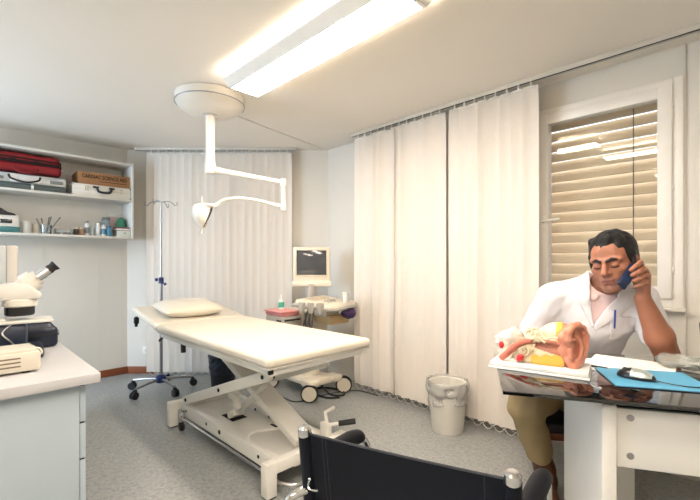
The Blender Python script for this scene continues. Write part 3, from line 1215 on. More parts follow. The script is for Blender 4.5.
for k in range(5):
    a = R(-45 - 95 + 72 * k)
    ux, uy = math.cos(a), math.sin(a)
    c = new()
    tube(c, [(ux * .03, uy * .03, .105), (ux * .15, uy * .15, .102), (ux * .27, uy * .27, .088)], [.014, .013, .011], n=10)
    lg = obj('leg', c, M_STEEL, t)
    px, py = -uy, ux
    c = new()
    for s in (-1, 1):
        o_ = Vector((ux * .285 + px * s * .014, uy * .285 + py * s * .014, .033))
        cyl(c, o_ - Vector((px, py, 0)) * .008, o_ + Vector((px, py, 0)) * .008, .033, n=20)
    box(c, (ux * .277, uy * .277, .068), (.03, .03, .028), (0, 0, a), bev=.008)
    obj('caster', c, M_BLACK, lg)

# ================================================================== DARK BIN BEHIND THE COUCH
t = thing('waste_bin', 'dark blue bin lined with a bag standing behind the couch', 'bin', (-3.55, 1.84, 0))
obj('bucket', lathe(new(), [(0, 0), (.105, 0), (.125, .30), (.12, .30), (.10, .006), (0, .006)], 28, cap=False), mat('bin_dark', (30, 36, 46), .45), t)
f = Field((-.17, -.17, .1), (.17, .17, .38), .006)
f.cone((0, 0, .18), (0, 0, .325), .122, .137, k=0)
f.wave(.007, 60, 4)
f.cut((0, 0, .345), (0, 0, 1))
f.cone((0, 0, .28), (0, 0, .40), .116, .116, k=.01, sub=True)
f.cut((0, 0, .15), (0, 0, -1))
me, _, _ = f.mesh('bin_liner')
link('bin_liner', me, mat('liner_dark', (34, 42, 56), .3, noise=.1), t)
# ================================================================== EXAMINATION COUCH
M_VINYL = mat('cream_vinyl', (220, 212, 196), .42, noise=.012, bump=.03, bscale=200)
M_CW = mat('couch_white_paint', (234, 231, 222), .32, noise=.015)
CO = Vector((-2.36, 1.405, 0))
t = thing('examination_couch', 'cream padded treatment couch on a white scissor lift base', 'examination couch', CO)
# base
for sx in (-1, 1):
    c = new()
    boxab(c, (sx * .625 - .03, -.285, .118), (sx * .625 + .03, .285, .178), .006)
    obj('cross_beam', c, M_CW, t)
    for sy in (-1, 1):
        lg = obj('foot', boxab(new(), (sx * .625 - .031, sy * .255 - .031, .006), (sx * .625 + .031, sy * .255 + .031, .18), .006), M_CW, t)
        obj('rubber_pad', boxab(new(), (sx * .625 - .026, sy * .255 - .026, 0), (sx * .625 + .026, sy * .255 + .026, .008)), M_RUB, lg)
for sy in (-1, 1):
    c = new()
    boxab(c, (-.60, sy * .185 - .022, .085), (.60, sy * .185 + .022, .168), .005)
    rl = obj('base_rail', c, M_CW, t)
    c = new()
    for x in (-.5, -.18, .0, .45, .55):
        y = sy * .185 - .0225
        cyl(c, (x, y - .002, .13), (x, y + .001, .13), .010 if x != .0 else .014, n=12)
    obj('bolt', c, M_SLOT, rl)
obj('base_pan', boxab(new(), (-.60, -.17, .095), (.60, .17, .118), .003), M_CW, t)
c = new()
boxab(c, (.05, -.145, .1165), (.45, -.125, .1195))
boxab(c, (.10, .10, .1165), (.52, .12, .1195))
boxab(c, (-.28, -.05, .1165), (-.12, .06, .1195))
obj('slot', c, M_SLOT, t)


def beam(bm, a, b_, wd, th):
    """flat bar from a to b in the x-z plane: wd along y, th thick"""
    a, b_ = Vector(a), Vector(b_)
    d = b_ - a
    return box(bm, (a + b_) / 2, (d.length, wd, th), (0, -math.atan2(d.z, d.x), 0), bev=.006)


for sy in (-1, 1):
    c = beam(new(), (-.53, sy * .205, .20), (.56, sy * .205, .60), .03, .062)
    lv = obj('lift_arm', c, M_CW, t)
    c = new()
    for x in (-.48, .015, .51):
        z = .20 + (x + .53) / 1.09 * .40
        cyl(c, (x, sy * .205 - .019, z), (x, sy * .205 + .019, z), .012, n=14)
    obj('bolt', c, M_SLOT, lv)
c = new()
beam(c, (-.54, .055, .60), (.54, .055, .165), .15, .045)
obj('lift_plate', c, M_CW, t)
c = new()
cyl(c, (-.2, 0, .13), (.12, 0, .36), .022, n=16)
cyl(c, (-.05, 0, .24), (.20, 0, .42), .014, n=16)
box(c, (-.17, 0, .15), (.08, .09, .05), (0, R(-30), 0), bev=.006)
box(c, (.02, -.10, .30), (.05, .03, .09), (0, R(-20), 0), bev=.006)
obj('lift_actuator', c, M_CW, t)
for x, z in ((-.53, .20), (.545, .60), (.0, .395)):
    obj('cross_shaft', cyl(new(), (x, -.2, z), (x, .2, z), .016, n=12), M_CW, t)
# raised tube handle on the pan
c = tube(new(), [(.28, -.16, .12), (.28, -.16, .185), (.29, -.14, .20), (.42, .12, .20), (.43, .14, .185), (.43, .14, .12)], .008, n=10)
obj('tube_guard', c, M_CW, t)
# foot bar round the base
c = new()
pts = [(-.57, -.212, .068), (.50, -.212, .068), (.62, -.208, .062), (.70, -.17, .058), (.725, -.09, .058), (.725, .09, .058), (.70, .17, .058), (.62, .208, .062), (.50, .212, .068), (-.57, .212, .068)]
tube(c, [pts[0]] + pts[1:], .0105, n=12, smooth=6)
fb = obj('foot_bar', c, M_CHROME, t)
for sx in (-.53, .56):
    for sy in (-1, 1):
        c = new()
        cyl(c, (sx, sy * .212, .068), (sx, sy * .212, .12), .008, n=10)
        cyl(c, (sx, sy * .212, .085), (sx, sy * .212, .12), .012, n=12)
        obj('foot_bar_bracket', c, M_CHROME, fb)
c = new()
for sx in (-.50,):
    for sy in (-1, 1):
        cyl(c, (sx, sy * .24 - .012, .03), (sx, sy * .24 + .012, .03), .03, n=18)
obj('transport_wheel', c, M_RUB, t)
# near-end pedal with black grip
c = new()
boxab(c, (.55, .15, .16), (.62, .185, .25), .005)
tube(c, [(.60, .168, .23), (.56, .185, .30), (.57, .25, .315)], .011, n=8)
tube(c, [(.60, .168, .24), (.66, .23, .25)], .011, n=8)
pd = obj('brake_pedal', c, M_CW, t)
obj('grip', cyl(new(), (.645, .215, .248), (.715, .285, .262), .016, n=14), M_RUB, pd)
obj('step_bar', boxab(new(), (.60, -.10, .10), (.635, .10, .115), .003), M_CW, t)
# upper frame
c = new()
for sy in (-1, 1):
    boxab(c, (-.66, sy * .31 - .016, .655), (.755, sy * .31 + .016, .70), .004)
for x in (-.62, .0, .735):
    boxab(c, (x - .018, -.31, .66), (x + .018, .31, .695), .003)
for sy in (-1, 1):
    boxab(c, (-.58, sy * .2 - .02, .60), (.58, sy * .2 + .02, .66), .004)
obj('top_frame', c, M_CW, t)
obj('frame_cap', boxab(new(), (.745, -.342, .665), (.758, -.316, .702), .002), M_BLACK, t)


def pad(x0, x1, y0, y1, z0, z1, rad, h=.006):
    f = Field((x0 - .03, y0 - .03, z0 - .03), (x1 + .03, y1 + .03, z1 + .04), h)
    f.rbox(((x0 + x1) / 2, (y0 + y1) / 2, (z0 + z1) / 2), ((x1 - x0) / 2, (y1 - y0) / 2, (z1 - z0) / 2), rad=rad)
    f.wave(.0012, 14, 5)
    me, _, _ = f.mesh('pad')
    return me


me = pad(-.66, .775, -.36, .36, .695, .75, .022)
link('main_cushion', me, M_VINYL, t)
c = boxab(new(), (-.655, -.352, .690), (.768, .352, .698))
obj('cushion_board', c, mat('couch_board', (206, 202, 192), .5), t)
me = pad(-.54, 0, -.36, .36, -.052, .003, .022)
hd = link('head_cushion', me, M_VINYL, t, (-.672, 0, .749), (0, R(9), 0))
hb = new()
for sy in (-1, 1):
    boxab(hb, (-.50, sy * .30 - .014, -.085), (.02, sy * .30 + .014, -.05), .003)
obj('head_frame', hb, M_CW, hd)
c = new()
for sx in (-.48, ):
    box(c, (sx, -.335, -.10), (.035, .035, .055), bev=.008)
    cyl(c, (sx, -.335, -.07), (sx, -.335, -.15), .012, n=10)
obj('bracket', c, M_RUB, hd)
c = new()
cyl(c, (-.60, -.31, .69), (-.72, -.31, .62), .010, n=10)
cyl(c, (-.30, -.31, .66), (-.30, -.31, .60), .016, n=12)
obj('adjuster', c, M_RUB, t)

# pillow
t = thing('pillow', 'cream pillow lying on the raised head end of the couch', 'pillow', (-3.235, 1.37, .786), R(-2))
f = Field((-.27, -.31, -.08), (.27, .31, .11), .005)
X, Y, Z = np.meshgrid(*f.ax, indexing='ij')
ux, uy = np.abs(X) / .175, np.abs(Y) / .225
pin = 1 + .05 * np.minimum(ux, 1) ** 2 * 0
prof = np.clip(1 - np.clip(ux, 0, 1) ** 3.0, 0, 1) ** .55 * np.clip(1 - np.clip(uy, 0, 1) ** 3.0, 0, 1) ** .55
hh = .062 * prof + .0
d = np.abs(Z - .012) - hh
edge = np.maximum(np.abs(X) - .175 - .012 * uy ** 2, np.abs(Y) - .225 - .012 * ux ** 2)
f.f = np.maximum(d * .6, edge).astype(np.float32)
f.wave(.002, 25, 8)
me, _, _ = f.mesh('pillow_case')
po = link('pillow_case', me, M_VINYL, t, (0, 0, .035), (0, R(7), 0))

# ================================================================== ULTRASOUND MACHINE
M_US = mat('ultrasound_cream', (228, 219, 200), .42)
M_USG = mat('ultrasound_grey', (176, 170, 160), .45)
t = thing('ultrasound_machine', 'cream ultrasound machine on big casters with a screen and keyboard', 'ultrasound machine', (-2.95, 2.36, 0))
# chassis
c = boxab(new(), (-.28, -.15, .10), (.27, .15, .17), .03)
for sx, sy in ((1, -1), (1, 1), (-1, -1), (-1, 1)):
    boxab(c, (sx * .24 - .07, sy * .14 - .06, .11), (sx * .24 + .07, sy * .14 + .06, .175), .025)
obj('chassis', c, M_US, t)
for sx, sy in ((1, -1), (1, 1), (-1, -1), (-1, 1)):
    x, y = sx * .285 + (.02 if sy > 0 else 0), sy * (.205 if sy > 0 else .185)
    hx, hy = rc(1, .25)
    n_ = Vector((hx, hy, 0)).normalized()
    a = Vector((x, y, .075))
    n_ = Vector((S2, -S2, 0)) if sx > 0 else Vector((S2 * .9, -S2, 0)).normalized()
    c = cyl(new(), a - n_ * .024, a + n_ * .024, .075, n=32)
    ty = obj('caster', c, M_RUB, t)
    c = cyl(new(), a - n_ * .027, a + n_ * .029, .062, n=32)
    cyl(c, a + n_ * .02, a + n_ * .034, .022, .018, n=20)
    obj('wheel_disc', c, M_US, ty)
c = lathe(new(), [(0, .16), (.10, .16), (.085, .22), (.075, .34), (.09, .42), (.0, .42)], 28, Matrix.Translation((.06, -.0, 0)), cap=False)
obj('pedestal', c, M_US, t)
c = boxab(new(), (-.26, -.14, .17), (.05, .16, .42), .03)
boxab(c, (-.26, -.15, .40), (.12, .17, .76), .025)
obj('tower', c, M_US, t)
c = boxab(new(), (-.20, -.16, .50), (.06, -.145, .56), .004)
for z in (.60, .64, .68):
    boxab(c, (-.20, -.156, z), (.05, -.148, z + .012))
obj('side_vent', c, mat('us_vent', (90, 88, 86), .6), t)
# left accessory deck with printer
c = boxab(new(), (-.12, -.36, .62), (.14, -.15, .73), .012)
pr = obj('printer', c, M_USG, t)
c = boxab(new(), (.135, -.34, .69), (.143, -.17, .705))
boxab(c, (.05, -.362, .685), (.12, -.355, .70))
q0_ = Vector(rc(0, 1) + (0,))
obj('paper_slot', c, M_SLOT, pr)
# screen assembly faces the photographer
sc_ = bpy.data.objects.new('monitor', None)
me = None
f_ = new()
zc = 1.175
# in local monitor frame: x right, y away, z up
boxab(f_, (-.174, -.035, -.155), (.174, .0, .165), .018)
prism(f_, [(-.175, -.15), (.175, -.15), (.14, .14), (-.14, .14)], 0, .16, Matrix(((1, 0, 0, 0), (0, 0, 1, 0), (0, 1, 0, 0), (0, 0, 0, 1))), bev=.02)
boxab(f_, (-.188, -.045, -.205), (.188, .03, -.15), .014)
mo = obj('monitor', f_, M_US, t, (.03, .05, zc + .0), (R(0), 0, R(45) + R(3)))
obj('screen', boxab(new(), (-.14, -.038, -.098), (.14, -.034, .135), .002), mat('screen_glass', (70, 72, 76), .12, coat=.5), mo)
obj('bezel', ring(new(), -.152, .152, -.11, .147, .014, -.042, -.034, .003), mat('bezel_cream', (214, 202, 180), .4), mo)
obj('badge', boxab(new(), (-.03, -.0475, -.19), (.03, -.044, -.180)), M_USG, mo)
c = cyl(new(), (.03, .05, .74), (.03, .05, 1.0), .05, .045, n=24)
obj('neck', c, M_USG, t)
# keyboard console
kd = R(0)
cs = new()
prism(cs, [(-.15, 0), (.18, -.02), (.20, -.005), (.19, .03), (-.14, .075), (-.15, .06)], -.25, .25, Matrix(((1, 0, 0, 0), (0, 0, 1, 0), (0, 1, 0, 0), (0, 0, 0, 1))), bev=.014)
ko = obj('console', cs, M_US, t, (.30, -.03, .815), (0, 0, R(22)))
c = new()
for r_ in range(4):
    for k in range(11):
        box(c, (-.09 + r_ * .03, -.17 + k * .026, .070 - r_ * .004), (.022, .02, .012), (0, R(7.5), 0), bev=.003)
obj('keyboard', c, mat('key_beige', (206, 192, 168), .5), ko)
c = ball(new(), (.09, .0, .045), .022, 16)
for k in range(6):
    cyl(c, (.07 + .03 * (k % 2), -.12 + .05 * (k // 2), .04), (.07 + .03 * (k % 2), -.12 + .05 * (k // 2), .062), .010, n=10)
obj('trackball', c, M_USG, ko)
c = new()
for k in range(3):
    y = -.20 + k * .065
    lathe(c, [(.0, -.05), (.02, -.05), (.03, .0), (.03, .03), (.022, .03), (.018, -.03)], 16, Matrix.Translation((.14 - k * .02, -.285 + .0, .0)) if False else Matrix.Translation((-.07 + k * .085, -.275, .02)), cap=False)
obj('probe_holder', c, M_USG, ko)
c = tube(new(), [(-.16, -.255, .03), (.13, -.27, .01), (.215, -.22, -.005), (.225, 0, -.005), (.215, .22, -.005), (.13, .27, .01), (-.12, .265, .03)], .014, smooth=5)
obj('rail_handle', c, M_USG, ko)
obj('support_arm', boxab(new(), (.05, -.07, .72), (.36, .10, .80), .02), M_US, t)
obj('basket', boxab(new(), (.20, -.06, .66), (.42, .16, .735), .01), mat('basket_tan', (196, 168, 120), .6), t)
c = new()
for k in range(3):
    x = .26 - k * .06
    tube(c, [(x, -.12 + .02 * k, .78), (x + .02, -.16, .60), (x + .03, -.15, .44 + .03 * k), (x - .03, -.12, .40 + .04 * k), (x - .07, -.10, .55), (x - .08, -.1, .74)], .008, smooth=6, n=8)
obj('probe_cable', c, mat('cable_grey', (120, 116, 110), .5), t)
# cables lying under the machine
c = new()
tube(c, [(.2, .0, .11), (.30, .04, .02), (.38, .13, .012), (.26, .20, .012), (.08, .12, .012), (.12, -.02, .012), (.32, -.03, .012), (.40, .06, .012)], .009, smooth=7, n=8)
obj('mains_cable', c, M_RUB, t)

# things on the machine
pt = thing('tray', 'pink plastic tray on the printer at the left of the ultrasound machine', 'tray', (-2.945, 2.10, .731))
obj('shell', boxab(new(), (-.13, -.105, 0), (.13, .085, .04), .015), mat('tray_pink', (222, 140, 136), .5), pt)
obj('rim', boxab(new(), (-.14, -.115, .032), (.14, .095, .045), .006), mat('tray_pink_rim', (232, 160, 154), .5), pt)
bt = thing('spray_bottle', 'clear bottle with a green label standing on the pink tray', 'bottle', (-2.97, 2.10, .777))
obj('body', lathe(new(), [(0, 0), (.024, 0), (.026, .006), (.026, .075), (.015, .095), (.013, .105)], 20), mat('bottle_clear_white', (226, 232, 224), .3), bt)
obj('sticker', lathe(new(), [(.0265, .018), (.0265, .065)], 20, cap=False), mat('label_green', (72, 178, 146), .5), bt)
obj('cap', lathe(new(), [(.016, .103), (.016, .125), (.012, .13)], 16), mat('cap_white', (232, 230, 222), .4), bt)
for i, (x, y, h, lb) in enumerate(((-2.515, 2.455, .085, 'white gel pot standing on the console corner'), (-2.57, 2.52, .07, 'smaller white pot behind the gel pot'))):
    gp = thing('gel_pot', lb, 'pot', (x, y, .845))
    obj('vessel', lathe(new(), [(0, 0), (.024, 0), (.026, h * .8), (.022, h * .85)], 18), M_BW, gp)
    obj('lid', lathe(new(), [(.026, h * .84), (.026, h), (.022, h * 1.04)], 18), M_PCUP, gp)
f = Field((-.09, -.09, -.02), (.09, .09, .13), .005)
f.ell((0, 0, .045), (.065, .055, .05), k=0).ell((.02, .02, .07), (.04, .04, .035), k=.02)
f.wave(.008, 60, 9)
me, _, _ = f.mesh('pouch')
pu = link('pouch', me, mat('pouch_purple', (64, 40, 84), .5), None, (-2.50, 2.475, .70))
tag(pu, 'small dark purple pouch hanging under the ultrasound console', 'pouch')

# loose cable on the floor
c = tube(new(), [rv(-.95, 3.55, .005), rv(-.75, 3.5, .005), rv(-.62, 3.55, .005), rv(-.45, 3.42, .005), rv(-.2, 3.62, .005), rv(.05, 3.72, .005), rv(.25, 3.58, .005)], .005, n=6, smooth=6)
tag(obj('floor_cable', c, mat('cable_dark', (70, 68, 64), .6)), 'thin grey cable snaking over the floor behind the couch', 'cable')

# ================================================================== WASTE BASKET
t = thing('waste_basket', 'pale grey waste basket with a clear bag on the floor by the blind', 'waste basket', (-1.53, 2.515, 0))
obj('bucket', lathe(new(), [(0, 0), (.108, 0), (.112, .006), (.132, .335), (.136, .34), (.134, .345), (.128, .34), (.106, .012), (0, .012)], 40, cap=False), mat('basket_grey', (222, 219, 210), .45), t)
f = Field((-.19, -.19, .1), (.19, .19, .42), .005)
f.cone((0, 0, .2), (0, 0, .335), .128, .146, k=0)
f.wave(.010, 48, 14)
f.cut((0, 0, .362), (0, 0, 1))
f.cone((0, 0, .05), (0, 0, .345), .114, .136, k=0, sub=True)
f.cone((0, 0, .33), (0, 0, .45), .132, .14, k=.01, sub=True)
f.cut((0, 0, .17), (.25, -.2, -1))
me, _, _ = f.mesh('bag_liner')
lm = glass_mat('bag_film', (.93, .93, .91), 1.35, .18, .42, (.90, .89, .86))
link('bag_liner', me, lm, t)
# ================================================================== DESK
M_GLASSB = mat('black_glass', (10, 11, 13), .04, noise=.0, coat=1., spec=.7)
M_DW = mat('desk_white', (232, 230, 224), .4)
DO = Vector((-.596, 1.334, 0))
DA = R(28.4)
DZ = .76


def dk(a, b_, z=0.):
    """point given along the desk's front edge (a) and depth (b_)"""
    return Vector((DO.x + a * math.cos(DA) - b_ * math.sin(DA), DO.y + a * math.sin(DA) + b_ * math.cos(DA), z))


t = thing('desk', 'white desk with a black glass top where the man sits', 'desk', DO, DA)
obj('glass_top', boxab(new(), (0, 0, DZ - .013), (1.45, .74, DZ), .002), M_GLASSB, t)
for a in (.31, 1.25):
    c = boxab(new(), (a, .045, 0), (a + .042, .60, DZ - .03), .003)
    obj('side_panel', c, M_DW, t)
mp = obj('modesty_panel', boxab(new(), (.35, .06, .525), (1.26, .082, DZ - .042), .002), M_DW, t)
for a in (.395, 1.20):
    for z in (.69, .565):
        obj('screw_cap', cyl(new(), (a, .0575, z), (a, .062, z), .011, n=18), M_STEEL, mp)
obj('crossbar', boxab(new(), (.35, .10, DZ - .06), (1.26, .16, DZ - .025), .002), M_SLOT, t)
obj('spacer', boxab(new(), (.315, .05, DZ - .031), (.345, .58, DZ - .012)), M_SLOT, t)
obj('rear_post', boxab(new(), (.46, .52, .0), (.565, .56, DZ - .03), .003), M_DW, t)
obj('rear_post', boxab(new(), (1.15, .52, .0), (1.20, .56, DZ - .03), .003), M_DW, t)

# ---- papers
M_PAPER = mat('paper', (244, 243, 238), .8, noise=.01)
for i, (a, b_, rz, lb) in enumerate(((.43, .50, 12, 'white sheet of paper lying behind the ear model'), (.56, .545, -24, 'white sheet of paper by the man\'s elbow'))):
    p = dk(a, b_, DZ + .0005 + i * .0008)
    c = boxab(new(), (-.15, -.105, 0), (.15, .105, .0008))
    tag(obj('paper_sheet', c, M_PAPER, None, p, (0, 0, DA + R(rz))), lb, 'paper', None)
p = dk(.37, .44, DZ + .006)
c = cyl(new(), (-.07, 0, 0), (.07, 0, 0), .0045, n=10)
po = obj('pen_barrel', c, M_BLACK, None)
pe = thing('pen', 'black pen lying on the white paper behind the ear model', 'pen', p, DA - R(30))
po.parent = pe
obj('tip', cyl(new(), (.07, 0, 0), (.082, 0, 0), .004, .001, n=10), M_STEEL, pe)

# ---- mouse pad, mouse
t = thing('mouse_pad', 'light blue mouse pad on the black glass desk', 'mouse pad', dk(.54, .29, DZ + .0003), DA)
c = new()
prism(c, [(-.155, -.13), (.15, -.13), (.15, .13), (-.14, .13), (-.155, .115)], .0035, .006)
obj('surface', c, mat('pad_blue', (92, 168, 204), .55), t)
c = new()
prism(c, [(-.157, -.132), (.152, -.132), (.152, .132), (-.142, .132), (-.157, .117)], 0, .0034)
obj('backing', c, M_BLACK, t)
t = thing('computer_mouse', 'black and silver computer mouse on the blue pad', 'mouse', dk(.485, .275, DZ + .0065), DA + R(146))
f = Field((-.08, -.06, -.02), (.08, .06, .06), .0022)
f.ell((0, 0, .004), (.062, .034, .034), k=0)
f.cut((0, 0, 0.0015), (0, 0, -1))
me, V, Q = f.mesh('shell')
cen = V[Q].mean(1)
mi = ((cen[:, 2] > .012) & (cen[:, 0] > -.052) & (cen[:, 0] < .012)).astype(np.int32)
me.materials.append(mat('mouse_black', (22, 24, 28), .3))
me.materials.append(mat('mouse_silver', (196, 204, 200), .28, .6))
me.polygons.foreach_set('material_index', mi)
# the palm side is silver: look runs over the back of the shell
so = link('shell', me, None, t)
c = cyl(new(), (.035, -.004, .026), (.035, .004, .026), .009, n=14)
obj('scroll_wheel', c, M_RUB, so)
p1 = [dk(.525, .235, DZ + .014), dk(.60, .20, DZ + .010), dk(.70, .205, DZ + .009), dk(.80, .24, DZ + .003), dk(.95, .32, DZ + .003)]
tag(obj('mouse_cable', tube(new(), p1, .002, n=6, smooth=6), M_BLACK), 'thin black mouse cable crossing the blue pad', 'cable')
p1 = [dk(.60, .09, DZ + .003), dk(.68, .065, DZ + .003), dk(.76, .08, DZ + .003), dk(.88, .16, DZ + .003)]
tag(obj('desk_cable', tube(new(), p1, .002, n=6, smooth=6), M_BLACK), 'black cable curving on the glass in front of the blue pad', 'cable')

# ---- clear plastic packet at the right
f = Field((-.12, -.09, -.01), (.13, .09, .09), .005)
f.ell((0, 0, .025), (.09, .05, .022), k=0).ell((-.05, .01, .03), (.04, .04, .028), k=.02).ell((.06, -.01, .03), (.05, .035, .022), k=.02)
f.wave(.010, 70, 21)
f.cut((0, 0, .003), (0, 0, -1))
me, _, _ = f.mesh('plastic_packet')
pk = link('plastic_packet', me, glass_mat('packet_film', (.88, .9, .88), 1.5, .06, .30, (.72, .76, .70)), None, dk(.735, .50, DZ), (0, 0, DA - R(20)))
tag(pk, 'crumpled clear plastic packet on the glass next to the bare elbow', 'packet')

# ---- computer screen at the right edge
t = thing('computer_screen', 'small black screen at the far right of the desk, cut by the picture edge', 'screen', dk(1.045, .60, DZ), DA + R(-10))
c = lathe(new(), [(0, 0), (.11, 0), (.11, .008), (.03, .014), (.0, .014)], 28, Matrix.Diagonal((1, .8, 1, 1)), cap=False)
obj('foot', c, M_BLACK, t)
obj('stem', boxab(new(), (-.025, -.012, .01), (.025, .012, .12), .004), M_BLACK, t)
hs = new()
boxab(hs, (-.20, -.018, .0), (.20, .018, .13), .008)
ho = obj('housing', hs, M_BLACK, t, (0, -.02, .075), (R(8), R(-6), 0))
obj('panel', boxab(new(), (-.185, -.0195, .018), (.185, -.0175, .12)), mat('panel_dark', (30, 26, 44), .2), ho)

# ================================================================== EAR MODEL
EO = Vector((-.77, 1.60, DZ + .0005))
EA = R(11.7)
t = thing('ear_model', 'large anatomical ear model on a white base at the desk corner', 'anatomical model', EO, EA)
M_FLESH = mat('model_flesh', (206, 138, 112), .42, noise=.05, sss=.05)
M_BONE = mat('model_bone', (224, 208, 178), .5, noise=.05, scale=40)
M_FAT = mat('model_fat', (226, 182, 80), .45, noise=.1, scale=40)
M_MUS = mat('model_muscle', (196, 112, 92), .45, noise=.12, scale=30)
M_VES = mat('model_red', (196, 36, 40), .35)
M_CANAL = mat('model_canal', (176, 110, 88), .45, noise=.08)
c = new()
boxab(c, (-.005, -.012, 0), (.36, .185, .008), .003)
prism(c, [(.0, -.008), (.356, -.008), (.356, .18), (.0, .18)], .008, .026, bev=.004)
obj('base_board', c, mat('base_white', (226, 226, 222), .4), t)

Mz = Matrix(((1, 0, 0, 0), (0, 0, 1, 0), (0, 1, 0, 0), (0, 0, 0, 1)))
# cut block: bone body
f = Field((-.01, -.01, .0), (.33, .18, .24), .003)
f.rbox((.22, .10, .075), (.055, .06, .055), rad=.02)
f.rbox((.15, .10, .055), (.07, .06, .032), rad=.02, k=.02)
f.cone((.145, .10, .125), (.255, .10, .165), .022, .03, k=.02)
f.ell((.235, .105, .15), (.045, .055, .04), k=.02)
f.cut((0, .035, 0), (0, -1, 0))
f.cone((.150, .032, .112), (.29, .020, .092), .015, .024, k=.004, sub=True)
f.cut((0, 0, .024), (0, 0, -1))
me, V, Q = f.mesh('temporal_bone')
cen = V[Q].mean(1)
x, y, z = cen[:, 0], cen[:, 1], cen[:, 2]
mi = np.zeros(len(cen), np.int32)
front = y < .047
rim = np.sin(x * 160) * .004
fat1 = front & (z < .068 + rim + (x - .2) * .12) & (z > .026) & (x > .15)
fat2 = front & (x > .232 + rim) & (z > .122)
mi[fat1 | fat2] = 1
dline = (x - .155) / .145
can = (y < .065) & (np.abs(z - (.112 - dline * .02)) < .018 + dline * .014) & (x > .140)
mi[can] = 2
mi[(~front) & (~can) & (x > .262)] = 3
mi[(~front) & (x > .240) & (x <= .262) & (z > .12)] = 1
mi[front & (x < .13) & (z < .06)] = 4
for m in (M_BONE, M_FAT, M_CANAL, M_FLESH, mat('model_pale', (214, 198, 172), .5)):
    me.materials.append(m)
me.polygons.foreach_set('material_index', mi)
link('temporal_bone', me, None, t)
# muscle band / tube running down to the left
c = tube(new(), [(.155, .03, .122), (.12, .03, .112), (.085, .032, .085), (.055, .035, .052), (.035, .04, .034)], [.011, .014, .014, .014, .012], n=14, smooth=6)
obj('muscle_tube', c, M_MUS, t)
# inner ear: snail, loops, little bones
c = new()
sn = []
for i in range(46):
    a = i * .33
    rr = .024 * (1 - i / 52)
    sn.append((.128 + rr * math.cos(a), .034 - i * .0004, .080 + rr * math.sin(a)))
tube(c, sn, [.0085 * (1 - i / 60) for i in range(46)], n=8)
obj('cochlea', c, mat('cochlea_cream', (216, 200, 168), .4), t)
c = new()
for (cx, cz, rx, rz_, yy) in ((.150, .145, .020, .017, .035), (.163, .150, .018, .020, .045), (.172, .140, .022, .012, .038)):
    tube(c, [(cx + rx * math.cos(a), yy + .008 * math.sin(a * 1), cz + rz_ * math.sin(a)) for a in [2 * PI * i / 16 for i in range(16)]], .0045, n=8, closed=True)
ball(c, (.18, .034, .125), (.012, .008, .009), 12)
tube(c, [(.165, .032, .128), (.178, .03, .135), (.195, .03, .125), (.205, .03, .118)], .005, n=8, smooth=4)
tube(c, [(.205, .028, .13), (.225, .028, .14), (.25, .03, .142)], .0045, n=8, smooth=4)
obj('ear_bones', c, MATS['cochlea_cream'], t)
c = new()
for i in range(7):
    ball(c, (.15 + .012 * i + .004 * math.sin(i * 5), .033, .112 + .012 * math.sin(i * 2.1)), .0026, 8)
obj('canal_pits', c, mat('model_dark', (90, 66, 48), .6), t)
c = new()
tube(c, [(.105, .03, .036), (.112, .024, .05), (.125, .026, .06)], [.008, .011, .007], n=10, smooth=4)
ball(c, (.113, .024, .045), (.012, .010, .010), 12)
obj('artery', c, M_VES, t)
# white bone fragment standing at the far left
f = Field((-.05, .05, .02), (.13, .19, .18), .003)
f.cone((.01, .12, .10), (.075, .12, .125), .024, .030, k=0)
f.cone((.02, .12, .07), (.05, .12, .03), .026, .032, k=.02)
f.cone((.07, .12, .12), (.12, .12, .10), .02, .014, k=.02)
f.wave(.006, 90, 31)
f.cut((0, 0, .025), (0, 0, -1))
me, V, Q = f.mesh('bone_fragment')
link('bone_fragment', me, mat('model_white', (220, 214, 202), .45), t)
c = ball(new(), (.025, .092, .080), (.011, .010, .016), 12)
obj('vessel_stub', c, M_VES, t)

# outer ear, built in its own plane: p to the right/back, z up, n towards the viewer
pc = Vector((.300, .066, .096))
pp = Vector((.62, .78, 0)).normalized()
pn = Vector((.78, -.62, 0)).normalized()


def P(p_, z_, n_=0.):
    return pc + pp * p_ * .80 + Vector((0, 0, z_ * .93)) + pn * n_


Mp = [[pp.x, pn.x, 0], [pp.y, pn.y, 0], [0, 0, 1]]
f = Field((.16, -.06, .0), (.44, .26, .26), .0024)
# shell plate and the root joining it to the block
f.ell(P(.012, .020, -.012), (.046, .022, .078), Mp, k=0)
f.ell(P(-.02, -.01, -.03), (.034, .034, .05), Mp, k=.02)
f.cone(P(-.03, .05, -.02), P(.0, .085, -.008), .026, .020, k=.02)
# helix rim
hx = [P(-.006, .008, .010), P(-.030, .018, .016), P(-.050, .044, .016), P(-.048, .078, .014), P(-.024, .100, .012), P(.012, .104, .012), P(.044, .090, .012), P(.066, .056, .012), P(.068, .014, .010), P(.058, -.026, .008), P(.038, -.056, .006)]
hr = [.006, .010, .0125, .0135, .014, .0135, .0125, .0115, .0105, .0095, .009]
f.chain(hx, hr, k=.006)
# concha bowl and the groove inside the rim
f.ell(P(.002, -.002, .018), (.026, .036, .038), Mp, k=.007, sub=True)
f.ell(P(-.014, .058, .020), (.022, .028, .024), Mp, k=.007, sub=True)
f.ell(P(.020, .076, .020), (.022, .014, .014), Mp, k=.006, sub=True)
f.ell(P(.052, .030, .020), (.008, .012, .042), Mp, k=.006, sub=True)
f.ell(P(-.018, -.004, .000), (.010, .018, .011), Mp, k=.004, sub=True)
# antihelix
f.chain([P(.004, .062, .006), P(.024, .046, .010), P(.036, .012, .012), P(.028, -.026, .013), P(.008, -.042, .012)], [.005, .0075, .0085, .009, .0085], k=.006)
